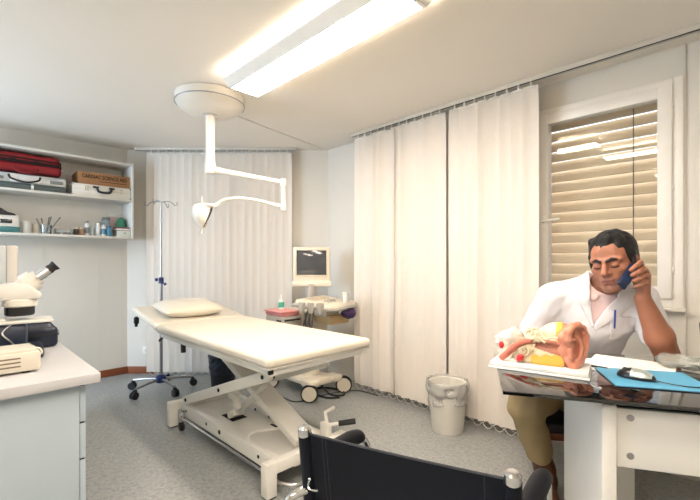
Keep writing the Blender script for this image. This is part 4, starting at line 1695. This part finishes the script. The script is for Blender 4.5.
# tragus and lobe
f.cone(P(-.036, .002, .014), P(-.034, -.026, .016), .010, .0095, k=.007)
f.cone(P(-.006, -.066, .004), P(.016, -.062, .004), .019, .018, k=.012)
f.cone(P(-.030, -.045, .002), P(-.010, -.064, .002), .015, .018, k=.012)
f.cone(P(.016, -.062, .004), P(.040, -.050, .006), .016, .010, k=.012)
f.cut((0, 0, .0245), (0, 0, -1))
me, V, Q = f.mesh('outer_ear')
link('outer_ear', me, M_FLESH, t)

# ================================================================== SLING CHAIR (foreground)
CP = Vector((-.819, .663, 0))
CA = R(18.2)
M_FAB = mat('dark_blue_leather', (13, 18, 28), .5, noise=.15, scale=6, bump=.08, bscale=120, spec=.22)
t = thing('sling_chair', 'dark blue sling armchair with chrome tubes in the foreground, seen from behind', 'armchair', CP, CA)
Wd = .50
# back sling wraps both posts
c = new()
n = 18
rows = []
for k in range(9):
    z = .335 + (.758 - .335) * k / 8
    row = []
    for i in range(n + 1):
        x = i / n * Wd
        s = math.sin(PI * i / n)
        yb = -.02 + .035 * s * (.4 + .6 * (1 - k / 8)) + .06 * (1 - k / 8)
        row.append(Vector((x, yb, z - (.010 * s if k == 8 else 0))))
    rows.append(row)
F_ = [[c.verts.new(v) for v in r] for r in rows]
B_ = [[c.verts.new(v + Vector((0, .010, 0))) for v in r] for r in rows]
for k in range(8):
    for i in range(n):
        c.faces.new((F_[k][i], F_[k][i + 1], F_[k + 1][i + 1], F_[k + 1][i]))
        c.faces.new((B_[k][i], B_[k + 1][i], B_[k + 1][i + 1], B_[k][i + 1]))
for i in range(n):
    c.faces.new((F_[8][i], F_[8][i + 1], B_[8][i + 1], B_[8][i]))
    c.faces.new((F_[0][i], B_[0][i], B_[0][i + 1], F_[0][i + 1]))
for k in range(8):
    c.faces.new((F_[k][0], F_[k + 1][0], B_[k + 1][0], B_[k][0]))
    c.faces.new((F_[k][n], B_[k][n], B_[k + 1][n], F_[k + 1][n]))
for x in (0, Wd):
    cyl(c, (x, .045, .335), (x, -.014, .756), .018, n=18)
bs = obj('back_sling', c, M_FAB, t)
c = new()
for x in (.052, .062, Wd - .055):
    tube(c, [(x, -.0215 + .002 + .06 * (1 - q_) + .035 * math.sin(PI * x / Wd) * (1 - .6 * q_), .335 + .421 * q_) for q_ in (0, .25, .5, .75, 1)], .0018, n=5)
tube(c, [(i / n * Wd, -.015 + .014 * math.sin(PI * i / n), .757 - .010 * math.sin(PI * i / n)) for i in range(n + 1)], .004, n=6)
obj('seam', c, mat('seam_blue', (17, 23, 34), .6), bs)
c = new()
tube(c, [(.020, -.023, .645), (.021, -.030, .632), (.03, -.032, .627), (.05, -.031, .629)], .003, n=8, smooth=4)
ball(c, (.020, -.023, .647), .0045, 10)
obj('hook', c, M_CHROME, bs)
# seat
c = new()
prism(c, [(.0, .42), (.02, .445), (.20, .45), (.32, .455), (.34, .445), (.32, .430), (.20, .425), (.02, .40)], .0, Wd, Matrix(((0, 0, 1, 0), (1, 0, 0, .03), (0, 1, 0, 0), (0, 0, 0, 1))), bev=.006)
obj('seat_sling', c, M_FAB, t)
for s, x in ((-1, -.0), (1, Wd)):
    xo = x + s * .012
    c = new()
    cyl(c, (x, .05, .30), (x, -.015, .77), .0125, n=16)
    lathe(c, [(.0155, -.014), (.0172, -.009), (.0172, .008), (.012, .014), (0, .015)], 18, axis_matrix((x, -.0155, .763), (0, -.03, 1)), cap=True)
    cyl(c, (x, -.0, .655), (xo, .03, .64), .010, n=12)
    obj('back_post', c, M_CHROME, t)
    c = new()
    # arm tube, front bend, floor runner, rear bend up to the post
    kx = .16
    loop = [(x, .0, .64), (xo, .03, .645), (xo, .10, .645), (xo, .25, .64), (xo, .29, .615), (xo, .30, .55), (xo, .31, .12), (xo, .30, .04), (xo, .25, .014), (xo, .0, .014), (xo - .02, -.06, .04), (xo - .03, -.07, .10), (xo - .035, -.06, .48), (xo - .03, -.05, .56), (xo - .015, -.03, .595), (x, .0, .605)]
    loop = [(q_[0] + kx * max(q_[1], 0), q_[1], q_[2]) for q_ in loop]
    tube(c, loop, .0115, n=14, smooth=5)
    obj('side_frame', c, M_CHROME, t)
    c = new()
    arm = [(xo, .02, .650), (xo, .045, .658), (xo, .12, .660), (xo, .20, .659), (xo, .245, .652), (xo, .265, .640)]
    tube(c, [(q_[0] + kx * q_[1], q_[1], q_[2]) for q_ in arm], [.014, .021, .024, .024, .022, .014], n=18, smooth=4)
    obj('armrest', c, mat('arm_black', (14, 16, 22), .55, spec=.18), t)
c = new()
obj('cross_tube', cyl(c, (0, .04, .42), (Wd, .04, .42), .0115, n=14), M_CHROME, t)
obj('cross_tube', cyl(new(), (.035, .30, .435), (Wd + .06, .30, .435), .0115, n=14), M_CHROME, t)
# ================================================================== PERSON
PS = 1.05


def g(x, y, z):
    """point of the seated figure, plan measured along the room's diagonal; figure size factor PS about eye level"""
    a, b_ = rc(x * PS, y * PS)
    return np.array((a, b_, 1.2 + (z - 1.2) * PS))


def gd(x, y, z):
    a, b_ = rc(x, y)
    v = np.array((a, b_, z), float)
    return v / np.linalg.norm(v)


pel = g(1.20, 2.19, .54)
PB = Vector((pel[0], pel[1], 0))
person = thing('person', 'man in a white coat at the desk, phone held to his ear', 'person', PB)

# ---- key joints
head_c = g(1.180, 1.79, 1.199)
neck_t = g(1.185, 1.83, 1.13)
neck_b = g(1.185, 1.895, 1.065)
chest = g(1.18, 1.965, .95)
waist = g(1.19, 2.08, .75)
shR, shL = g(1.005, 1.965, 1.020), g(1.345, 1.86, 1.020)
elR, wrR = g(.935, 2.06, .835), g(.93, 1.87, .803)
elL, wrL = g(1.372, 1.735, .805), g(1.243, 1.70, 1.045)
hipR, hipL = g(1.12, 2.17, .53), g(1.28, 2.13, .53)
knR, knL = g(.845, 1.93, .50), g(1.13, 1.84, .50)
anR, anL = g(.985, 2.00, .13), g(1.20, 2.02, .13)
toR, toL = g(.93, 1.86, .05), g(1.14, 1.88, .05)

# ---- head frame: columns = his left, back, up
fx, fy = -.80, -.60                   # facing, towards paper and ear model
face = np.array(gd(fx, fy, -.13))
up0 = np.array((0, 0, 1.)) + .16 * gd(-fy, fx, 0) * 0
left = np.cross(np.array((0, 0, 1.)), face); left /= np.linalg.norm(left)
roll = R(7)
upv = np.cross(face, left)
left, upv = left * math.cos(roll) + upv * math.sin(roll), upv * math.cos(roll) - left * math.sin(roll)
HM = np.stack([left, -face, upv], 1)   # local -> world
HS = 1.10 * PS * .985


def h(x, y, z):
    return head_c + HM @ (np.array((x, y, z)) * HS)


def hr_(*r):
    return tuple(v * HS for v in r)


def head_field(f):
    E_ = lambda c_, r_, k=.012, sub=False: f.ell(h(*c_), hr_(*r_), HM, k=k * HS, sub=sub)
    C_ = lambda a_, b_, r1, r2=None, k=.01, sub=False: f.cone(h(*a_), h(*b_), r1 * HS, (r1 if r2 is None else r2) * HS, k=k * HS, sub=sub)
    E_((0, .018, .035), (.074, .092, .082), k=.0)
    E_((0, -.032, -.028), (.060, .056, .075), k=.03)
    E_((0, -.045, .045), (.055, .040, .045), k=.03)           # forehead
    for s in (-1, 1):
        C_((s * .055, .012, -.055), (s * .018, -.060, -.098), .018, .017, k=.025)   # jaw
        E_((s * .047, -.052, -.022), (.020, .022, .017), k=.02)                     # cheekbone
        C_((s * .052, -.070, .020), (s * .012, -.086, .017), .009, .010, k=.012)    # brow ridge
        E_((s * .031, -.096, -.004), (.019, .016, .011), k=.012, sub=True)          # eye socket
        E_((s * .031, -.074, -.004), (.0155, .0135, .0125), k=.004)                 # closed lid over the eye
        E_((s * .078, .018, -.012), (.010, .020, .032), k=.008)                     # ear
        E_((s * .084, .014, -.006), (.006, .010, .016), k=.004, sub=True)
    E_((0, -.073, -.098), (.022, .018, .017), k=.015)         # chin
    C_((0, -.086, .010), (0, -.104, -.026), .0080, .0105, k=.010)   # nose bridge
    E_((0, -.107, -.034), (.0125, .0115, .0105), k=.007)
    for s in (-1, 1):
        E_((s * .0125, -.096, -.037), (.009, .010, .008), k=.005)
        E_((s * .006, -.103, -.0455), (.0035, .005, .004), k=.002, sub=True)
    E_((0, -.080, -.066), (.030, .012, .020), k=.015)         # mouth mound
    E_((0, -.092, -.0625), (.021, .006, .0052), k=.004)
    E_((0, -.091, -.0745), (.018, .0065, .006), k=.004)
    C_((-.022, -.090, -.0685), (.022, -.090, -.0685), .0022, k=.003, sub=True)
    C_((0, -.098, -.082), (0, -.094, -.084), .006, k=.008, sub=True)
    for s in (-1, 1):
        C_((s * .018, -.098, -.04), (s * .031, -.086, -.068), .003, .002, k=.006, sub=True)   # fold by the mouth


# ---- hand builder: returns chains in world space
def hand(f, wrist, knuck, thumb_side, curl_pts, rs, thumb):
    """knuck: four knuckle points (index..little); curl_pts: for each finger the three further joints"""
    kc = sum(knuck) / 4
    for kn, r_ in zip(knuck, (1, 1, 1, .92)):
        f.cone(wrist + (kn - kc) * .45, kn, .0150 * rs, .0105 * rs * r_, k=.012)
    for kn, cp, r_ in zip(knuck, curl_pts, (1., 1.04, 1., .88)):
        f.chain([kn] + cp, [v * rs * r_ for v in (.0105, .0092, .0082, .0070)], k=.0035)
    f.chain(thumb, [v * rs for v in (.015, .0125, .0105, .0085)], k=.006)


# ---- phone position (along the left cheek)
ear_l = h(.098, .012, -.01)
ph_a = g(1.196, 1.684, 1.180)         # earpiece end
ph_b = g(1.118, 1.651, 1.100)         # mouth end

body = Field(np.array((-1.25, 1.85, .0)), np.array((.05, 2.85, 1.45)), .0046)
P_all = [head_c, shR, shL, elR, elL, knR, knL, toR, toL, pel, wrL, wrR]
lo = np.min(P_all, 0) - .24
hi = np.max(P_all, 0) + .24
lo[2] = -.01
body = Field(lo, hi, .0046)
tf = gd(-.40, -.92, 0)                # chest faces this way
sd = np.array((-tf[1], tf[0], 0))
body.cone(pel, waist, .150 * PS, .140 * PS, k=.0, flat=tf, ff=.72)
body.cone(waist, chest, .140 * PS, .155 * PS, k=.04, flat=tf, ff=.72)
body.cone(chest, g(1.185, 1.92, 1.03), .155 * PS, .10 * PS, k=.04, flat=tf, ff=.72)
body.cone(shR, shL, .062 * PS, k=.05)
body.cone(neck_b, neck_t, .060 * PS, .056 * PS, k=.03)
body.cone(neck_t, h(0, .02, -.02), .056 * PS, .055 * PS, k=.02)
for sh, el, wr in ((shR, elR, wrR), (shL, elL, wrL)):
    body.cone(sh, el, .054 * PS, .043 * PS, k=.03)
    m_ = el + (wr - el) * .3
    body.cone(el, m_, .046 * PS, .053 * PS, k=.02)
    body.cone(m_, wr, .053 * PS, .031 * PS, k=.02, flat=None)
for hp, kn, an, to in ((hipR, knR, anR, toR), (hipL, knL, anL, toL)):
    body.cone(hp, kn, .082 * PS, .056 * PS, k=.04)
    body.cone(kn, an, .054 * PS, .036 * PS, k=.02)
    body.cone(an - np.array((0, 0, .05)), to, .036 * PS, .028 * PS, k=.02)
head_field(body)

# left hand holding the phone
pd_ = (ph_b - ph_a) / np.linalg.norm(ph_b - ph_a)
out = gd(-.30, -.95, 0)               # from head towards the viewer
kn_ = [g(1.214, 1.667, 1.180), g(1.230, 1.664, 1.163), g(1.238, 1.664, 1.142), g(1.235, 1.667, 1.120)]
f1 = [g(1.195, 1.644, 1.198), g(1.164, 1.624, 1.186), g(1.142, 1.626, 1.168)]
f2 = [g(1.204, 1.636, 1.172), g(1.169, 1.618, 1.160), g(1.146, 1.624, 1.146)]
f3 = [g(1.209, 1.638, 1.145), g(1.177, 1.621, 1.133), g(1.155, 1.629, 1.122)]
f4 = [g(1.209, 1.644, 1.116), g(1.183, 1.630, 1.107), g(1.163, 1.636, 1.098)]
th = [wrL + (kn_[3] - wrL) * .25, g(1.232, 1.715, 1.105), g(1.21, 1.715, 1.15), g(1.185, 1.70, 1.182)]
hand(body, wrL + (g(1.240, 1.675, 1.085) - wrL) * .3, kn_, 1, [f1, f2, f3, f4], 1.16 * PS, th)

# right hand resting on the desk behind the ear model
w_ = wrR
fd = gd(.28, -.96, 0)
sdR = gd(.96, .28, 0)
zz = np.array((0, 0, 1.))
kR = [w_ + fd * .085 + sdR * .030 - zz * .006, w_ + fd * .090 + sdR * .010 - zz * .002, w_ + fd * .086 - sdR * .010 - zz * .004, w_ + fd * .078 - sdR * .028 - zz * .008]
cR = []
for i, kk in enumerate(kR):
    s_ = (1, 1.08, 1, .85)[i]
    sp2 = fd + sdR * (.12 - .08 * i)
    cR.append([kk + sp2 * .038 * s_ + zz * .004, kk + sp2 * .060 * s_ - zz * .010, kk + sp2 * .072 * s_ - zz * .026])
thR = [w_ + fd * .02 + sdR * .02, w_ + fd * .055 + sdR * .048 - zz * .008, w_ + fd * .085 + sdR * .058 - zz * .014, w_ + fd * .11 + sdR * .055 - zz * .022]
hand(body, w_, kR, 1, cR, 1.0 * PS, thR)

me, V, Q = body.mesh('body')
M_SKIN = mat('skin', (168, 112, 86), .48, noise=.07, scale=30, sss=.08, bump=.03, bscale=180)
M_LIP = mat('lips', (138, 82, 72), .45, noise=.05)
M_BEARD = mat('shaved_beard', (146, 102, 84), .55, noise=.12, scale=120)
M_HAIR = mat('black_hair', (15, 12, 13), .55, noise=.3, scale=60, bump=.5, bscale=260)
cen = V[Q].mean(1)
hl_ = (cen - head_c) @ HM / HS
x, y, z = hl_[:, 0], hl_[:, 1], hl_[:, 2]
mi = np.zeros(len(Q), np.int32)
lips = (np.abs(x) < .0235 * (1 - ((z + .068) / .016) ** 2 * .5)) & (np.abs(z + .0685) < .0105) & (y < -.082)
mi[lips] = 1
for m in (M_SKIN, M_LIP):
    me.materials.append(m)
me.polygons.foreach_set('material_index', mi)
# shaved beard: a soft-edged zone of its own colour
vl = (V - head_c) @ HM / HS
sm = lambda v, e0, e1: np.clip((v - e0) / (e1 - e0), 0, 1)
lim = -.046 + .30 * np.clip(np.abs(vl[:, 0]) - .045, 0, .03)
bd = sm(-vl[:, 2], -lim, -lim + .022) * sm(vl[:, 2], -.135, -.118) * sm(-vl[:, 1], -.035, -.01) * (np.abs(vl[:, 0]) < .1)
at_ = me.attributes.new('beard', 'FLOAT', 'POINT')
at_.data.foreach_set('value', bd.astype(np.float32))
nt = M_SKIN.node_tree
an_ = nt.nodes.new('ShaderNodeAttribute')
an_.attribute_name = 'beard'
mxn = nt.nodes.new('ShaderNodeMix')
mxn.data_type = 'RGBA'
mxn.inputs[7].default_value = (*lin((122, 88, 76)), 1)
pb = nt.nodes['Principled BSDF']
src = pb.inputs['Base Color'].links[0].from_socket
mm = nt.nodes.new('ShaderNodeMath')
mm.operation = 'MULTIPLY'
mm.inputs[1].default_value = .55
nt.links.new(an_.outputs['Fac'], mm.inputs[0])
nt.links.new(mm.outputs[0], mxn.inputs[0])
nt.links.new(src, mxn.inputs[6])
nt.links.new(mxn.outputs[2], pb.inputs['Base Color'])
shift(me, (PB.x, PB.y, 0))
bo = link('body', me, None, person, (0, 0, 0))

# ---- hair: cap over the skull, cut away at the face
f = Field(head_c - .20, head_c + .20, .0036)
f.ell(h(0, .020, .047), hr_(.083, .103, .089), HM, k=0)
f.ell(h(0, .06, .0), hr_(.073, .060, .085), HM, k=.02)
for s in (-1, 1):
    f.cone(h(s * .075, -.012, .03), h(s * .077, -.014, -.018), .012 * HS, .007 * HS, k=.008)
f.cone(h(.02, -.05, .105), h(-.045, -.035, .095), .022 * HS, .018 * HS, k=.02)
f.cone(h(.05, -.035, .095), h(.02, -.05, .105), .016 * HS, .02 * HS, k=.02)
f.wave(.0035, 110, 3)
f.ell(h(0, -.108, -.026), hr_(.066, .068, .094), HM, k=.006, sub=True)
f.ell(h(0, -.095, -.085), hr_(.105, .115, .065), HM, k=.006, sub=True)
for s in (-1, 1):
    f.ell(h(s * .088, .022, -.020), hr_(.020, .022, .032), HM, k=.004, sub=True)
me, _, _ = f.mesh('hair')
shift(me, (PB.x, PB.y, 0))
link('hair', me, M_HAIR, person)
# eyebrows and lashes
f = Field(head_c - .16, head_c + .16, .0028)
for s in (-1, 1):
    f.chain([h(s * .012, -.0965, .0135), h(s * .030, -.0895, .0205), h(s * .050, -.0745, .0165)], [.0060 * HS, .0066 * HS, .0040 * HS], k=.003)
me, _, _ = f.mesh('eyebrows')
shift(me, (PB.x, PB.y, 0))
link('eyebrows', me, M_HAIR, person)
c = new()
for s in (-1, 1):
    pts = [h(s * (.031 + .0150 * math.cos(a)), -.0745 - .0125 * math.sin(a), -.0085 - .0035 * math.sin(a)) for a in np.linspace(.25, PI - .25, 9)]
    tube(c, [Vector(p_ - np.array((PB.x, PB.y, 0))) for p_ in pts], .0019 * HS, n=6)
obj('eyelashes', c, M_HAIR, person)

# ---- clothes
M_COAT = mat('coat_white', (226, 224, 227), .75, noise=.012, bump=.10, bscale=120)
M_SHIRT = mat('shirt_pink', (232, 206, 204), .75, noise=.02, bump=.1, bscale=200)
M_TROU = mat('khaki_trousers', (156, 136, 98), .8, noise=.06, scale=20, bump=.1, bscale=200)
M_SHOE = mat('brown_leather', (92, 56, 34), .45, noise=.2, scale=20)
off = (PB.x, PB.y, 0)

# trousers
lo = np.min([hipR, hipL, knR, knL, anR, anL], 0) - .2
hi = np.max([hipR, hipL, knR, knL, anR, anL, waist], 0) + .2
f = Field(lo, hi, .006)
f.cone(pel, waist, .163 * PS, .150 * PS, k=0, flat=tf, ff=.74)
f.cone(hipR, hipL, .105 * PS, k=.03)
for hp, kn, an in ((hipR, knR, anR), (hipL, knL, anL)):
    f.cone(hp, kn, .100 * PS, .080 * PS, k=.03)
    f.cone(kn, an + (kn - an) * .38, .078 * PS, .064 * PS, k=.03)
f.wave(.006, 38, 12)
f.cut(waist, (0, 0, 1))
for an in (anR, anL):
    pass
me, _, _ = f.mesh('trousers')
shift(me, off)
link('trousers', me, M_TROU, person)
# boots
for an, to, kn in ((anR, toR, knR), (anL, toL, knL)):
    d_ = to - an; d_[2] = 0; d_ /= np.linalg.norm(d_)
    base = np.array((an[0], an[1], 0))
    f = Field(base - np.array((.22, .22, .005)), base + np.array((.26, .26, .36)), .005)
    up_ = an + (kn - an) * .42
    f.chain([up_, an + (kn - an) * .12, base + zz * .06], [.056, .050, .048], k=.02)
    f.cone(base + zz * .05 - d_ * .03, base + d_ * .15 + zz * .035, .044, .038, k=.03)
    f.cone(base + d_ * .15 + zz * .035, base + d_ * .19 + zz * .032, .040, .032, k=.02)
    f.cut((0, 0, .018), (0, 0, -1))
    f.cut(up_, kn - an)
    me, _, _ = f.mesh('boot')
    shift(me, off)
    b_ = link('boot', me, M_SHOE, person)
    c = new()
    f = Field(base - np.array((.22, .22, .005)), base + np.array((.22, .22, .05)), .005)
    f.cone(base - d_ * .03, base + d_ * .18, .050, .044, k=0, flat=(0, 0, 1), ff=.6)
    f.cut((0, 0, .02), (0, 0, 1)).cut((0, 0, .001), (0, 0, -1))
    me, _, _ = f.mesh('sole')
    shift(me, off)
    link('sole', me, M_RUB, b_)

# shirt: seen in the opening of the coat
vtop = g(1.165, 1.80, 1.075)
lo = np.min([chest, neck_b, waist], 0) - .22
hi = np.max([chest, neck_b, neck_t], 0) + .22
f = Field(lo, hi, .005)
f.cone(waist, chest, .149 * PS, .164 * PS, k=.0, flat=tf, ff=.74)
f.cone(chest, g(1.185, 1.92, 1.03), .164 * PS, .108 * PS, k=.04, flat=tf, ff=.74)
f.cone(g(1.06, 1.935, 1.03), g(1.30, 1.875, 1.03), .062 * PS, k=.04)
f.cone(neck_b, neck_b + (neck_t - neck_b) * .42, .070 * PS, .068 * PS, k=.02)
# open collar points
cn0 = g(1.166, 1.822, 1.060)
for s in (-1, 1):
    a_ = neck_b + (neck_t - neck_b) * .40 + sd * s * .052 * PS + tf * .030
    b2 = cn0 + sd * s * .048 * PS - zz * .020
    f.cone(a_, b2, .022 * PS, .020 * PS, k=.006, flat=tf, ff=.4)
nk = neck_b + (neck_t - neck_b) * .42
f.cut(nk + (neck_t - neck_b) * .05, (neck_t - neck_b))
# open V at the throat
f.cone(g(1.172, 1.835, 1.10), g(1.166, 1.800, 1.045), .026 * PS, .006, k=.006, sub=True)
f.cone(neck_b, neck_t, .0615 * PS, .0575 * PS, k=.0, sub=True)
me, _, _ = f.mesh('shirt')
shift(me, off)
link('shirt', me, M_SHIRT, person)

# white coat: torso, sleeves; V opening on the chest
lo = np.min([shR, elR, waist, elL], 0) - .22
hi = np.max([shL, shR, neck_b, elL, pel], 0) + .22
lo[2] = .50
f = Field(lo, hi, .005)
f.cone(pel, waist, .178 * PS, .170 * PS, k=0, flat=tf, ff=.78)
f.cone(waist, chest, .170 * PS, .178 * PS, k=.04, flat=tf, ff=.78)
f.cone(chest, g(1.185, 1.925, 1.03), .178 * PS, .12 * PS, k=.04, flat=tf, ff=.78)
f.cone(shR, shL, .070 * PS, k=.05)
f.cone(g(1.185, 1.925, 1.03), neck_b + (neck_t - neck_b) * .28, .10 * PS, .080 * PS, k=.03)
f.cone(shR, shR + (elR - shR) * .90, .071 * PS, .066 * PS, k=.04)
f.cone(shL, shL + (elL - shL) * .66, .071 * PS, .070 * PS, k=.04)
f.cone(neck_b + sd * .03, shR * .6 + shL * .4 + zz * .01, .06 * PS, .062 * PS, k=.05)
f.cone(neck_b, shR * .78 + shL * .22 + zz * .008, .055 * PS, .06 * PS, k=.05)
f.cone(neck_b, shL * .78 + shR * .22 + zz * .008, .055 * PS, .06 * PS, k=.05)
f.wave(.0065, 30, 17)
f.wave(.0022, 70, 27)
dR = (elR - shR) / np.linalg.norm(elR - shR)
dL = (elL - shL) / np.linalg.norm(elL - shL)
# open sleeves
f.cone(shR + (elR - shR) * .86, elR + dR * .25, .060 * PS, .060 * PS, k=.004, sub=True)
f.cone(shL + (elL - shL) * .60, elL + dL * .25, .061 * PS, .064 * PS, k=.004, sub=True)
base_f = f.f.copy()
so_ = neck_b + tf * .0
V_OPEN = [(-.066, 1.20), (-.058, 1.02), (-.044, .905), (-.036, .893), (.0, .958), (.062, 1.03), (.085, 1.20)]


def front_only(fl):
    X, Y, Z = np.meshgrid(*fl.ax, indexing='ij', sparse=True)
    return -((X - neck_b[0]) * tf[0] + (Y - neck_b[1]) * tf[1] - .0 + 0 * Z)


f.f = np.maximum(f.f, -np.maximum(f.poly(V_OPEN, so_, sd), front_only(f)).astype(np.float32))
# hollow for the neck
f.cone(neck_b - (neck_t - neck_b) * .2, neck_t + (neck_t - neck_b), .069 * PS, .075 * PS, k=.004, sub=True)
me, _, _ = f.mesh('coat')
shift(me, off)
coat = link('coat', me, M_COAT, person)
# lapels, pocket: thin layers that follow the coat's surface


def layer(name, polys, up, down, h_cut=None, seed=3):
    fl = Field(lo, hi, .005)
    d = None
    for pg in polys:
        q_ = fl.poly(pg, so_, sd)
        d = q_ if d is None else np.minimum(d, q_)
    fl.f = np.maximum.reduce([base_f - up, -(base_f + down), d, front_only(fl).astype(np.float32)])
    if h_cut:
        fl.cone(neck_b - (neck_t - neck_b) * .2, neck_t + (neck_t - neck_b), .068 * PS, .074 * PS, k=.004, sub=True)
    me, _, _ = fl.mesh(name)
    shift(me, off)
    return link(name, me, M_COAT, coat)


LAP_R = [(-.052, 1.16), (-.085, 1.12), (-.135, 1.062), (-.100, 1.050), (-.112, 1.028), (-.075, .94), (-.046, .882), (-.034, .890), (-.044, .93), (-.056, 1.02)]
LAP_L = [(.070, 1.16), (.11, 1.12), (.160, 1.055), (.122, 1.042), (.146, 1.018), (.070, .945), (-.030, .868), (-.040, .890), (.0, .962), (.060, 1.035)]
layer('lapel', [LAP_R], .0085, .006, True)
layer('lapel', [LAP_L], .0085, .006, True)
layer('pocket', [[(.028, .945), (.135, .935), (.132, .82), (.030, .825)]], .005, .006)
# collar round the neck
f = Field(lo, hi, .0045)
for s in (-1, 1):
    a_ = nk - (neck_t - neck_b) * .15 + sd * s * .082 * PS + tf * .012
    bk = neck_b + (neck_t - neck_b) * .25 - tf * .078 * PS + sd * s * .02
    f.chain([bk, neck_b + (neck_t - neck_b) * .22 + sd * s * .082 * PS - tf * .03, a_], [.018 * PS, .018 * PS, .014 * PS], k=.008)
f.cone(neck_b - (neck_t - neck_b) * .2, neck_t + (neck_t - neck_b), .068 * PS, .074 * PS, k=.004, sub=True)
me, _, _ = f.mesh('collar')
shift(me, off)
link('collar', me, M_COAT, coat)


def on_coat(s_, z_):
    """point on the coat's front at (s, z)"""
    for q_ in np.arange(.40, .0, -.002):
        p_ = so_ + sd * s_ + tf * q_
        p_[2] = z_
        i_ = np.round((p_ - np.array(f.lo)) / .005).astype(int)
        j_ = np.round((p_ - np.array(lo)) / .005).astype(int)
        if (j_ >= 0).all() and (j_ < np.array(base_f.shape)).all() and base_f[tuple(j_)] < .006:
            return p_
    return so_


pkc = on_coat(.046, .945)

# ---- pen in the pocket
pt_ = thing('pen', 'blue pen clipped in the breast pocket of the white coat', 'pen', Vector(pkc + tf * .006))
pt_.rotation_euler = (0, 0, 0)
c = cyl(new(), (0, 0, -.06), (.004, -.004, .028), .0042, n=10)
obj('barrel', c, mat('pen_blue', (40, 66, 140), .35), pt_)
cq = Vector(tf) * .007
c = tube(new(), [(.004 + cq.x * .3, -.004 + cq.y * .3, .024), (.004 + cq.x, -.004 + cq.y, .018), (.001 + cq.x, -.001 + cq.y, -.015)], .0018, n=6)
obj('clip', c, MATS['pen_blue'], pt_)

# ---- phone
ax = (ph_b - ph_a); pl = np.linalg.norm(ax); ax /= pl
nrm = np.array(gd(.30, -.95, .1)); nrm -= ax * nrm.dot(ax); nrm /= np.linalg.norm(nrm)
wd = np.cross(nrm, ax)
Mp_ = Matrix((Vector(ax), Vector(wd), Vector(nrm))).transposed().to_4x4()
pc_ = (ph_a + ph_b) / 2
Mp_.translation = (0, 0, 0)
ph = thing('mobile_phone', 'dark blue mobile phone held against the man\'s cheek', 'phone', Vector(pc_))
tb = box(new(), (0, 0, 0), (pl + .006, .046, .019), bev=.007, seg=3)
bmesh.ops.transform(tb, matrix=Mp_, verts=tb.verts)
obj('case', tb, mat('phone_blue', (26, 40, 70), .3), ph)
tb = box(new(), (.012, 0, .0092), (.05, .036, .001), bev=.0004)
box(tb, (-.035, 0, .0092), (.016, .012, .001), bev=.0004)
bmesh.ops.transform(tb, matrix=Mp_, verts=tb.verts)
obj('back_plate', tb, mat('phone_sheen', (60, 90, 140), .2, .4), ph)

# ---- his chair
cq_ = g(1.21, 2.20, 0)
t = thing('desk_chair', 'wooden framed chair with a dark seat under the seated man', 'chair', (cq_[0], cq_[1], 0), DA + R(3))
zs = pel[2] - .155
obj('seat', boxab(new(), (-.25, -.25, zs - .06), (.25, .22, zs), .022), mat('seat_dark', (34, 34, 40), .6), t)
c = new()
boxab(c, (-.23, -.23, zs - .10), (.23, .20, zs - .06), .006)
obj('seat_frame', c, M_WOOD, t)
for sx in (-1, 1):
    for sy in (-1, 1):
        c = new()
        tube(c, [(sx * .19, sy * .20 - .01, zs - .06), (sx * .195, sy * .22 - .01, .0)], [.020, .015], n=12)
        obj('leg', c, M_WOOD, t)
c = new()
for sx in (-1, 1):
    tube(c, [(sx * .21, .215, zs - .08), (sx * .21, .25, zs + .15), (sx * .2, .30, zs + .36)], .016, n=10, smooth=4)
obj('back_post', c, M_WOOD, t)
obj('backrest', box(new(), (0, .285, zs + .27), (.40, .04, .20), (R(-14), 0, 0), bev=.015), MATS['seat_dark'], t)
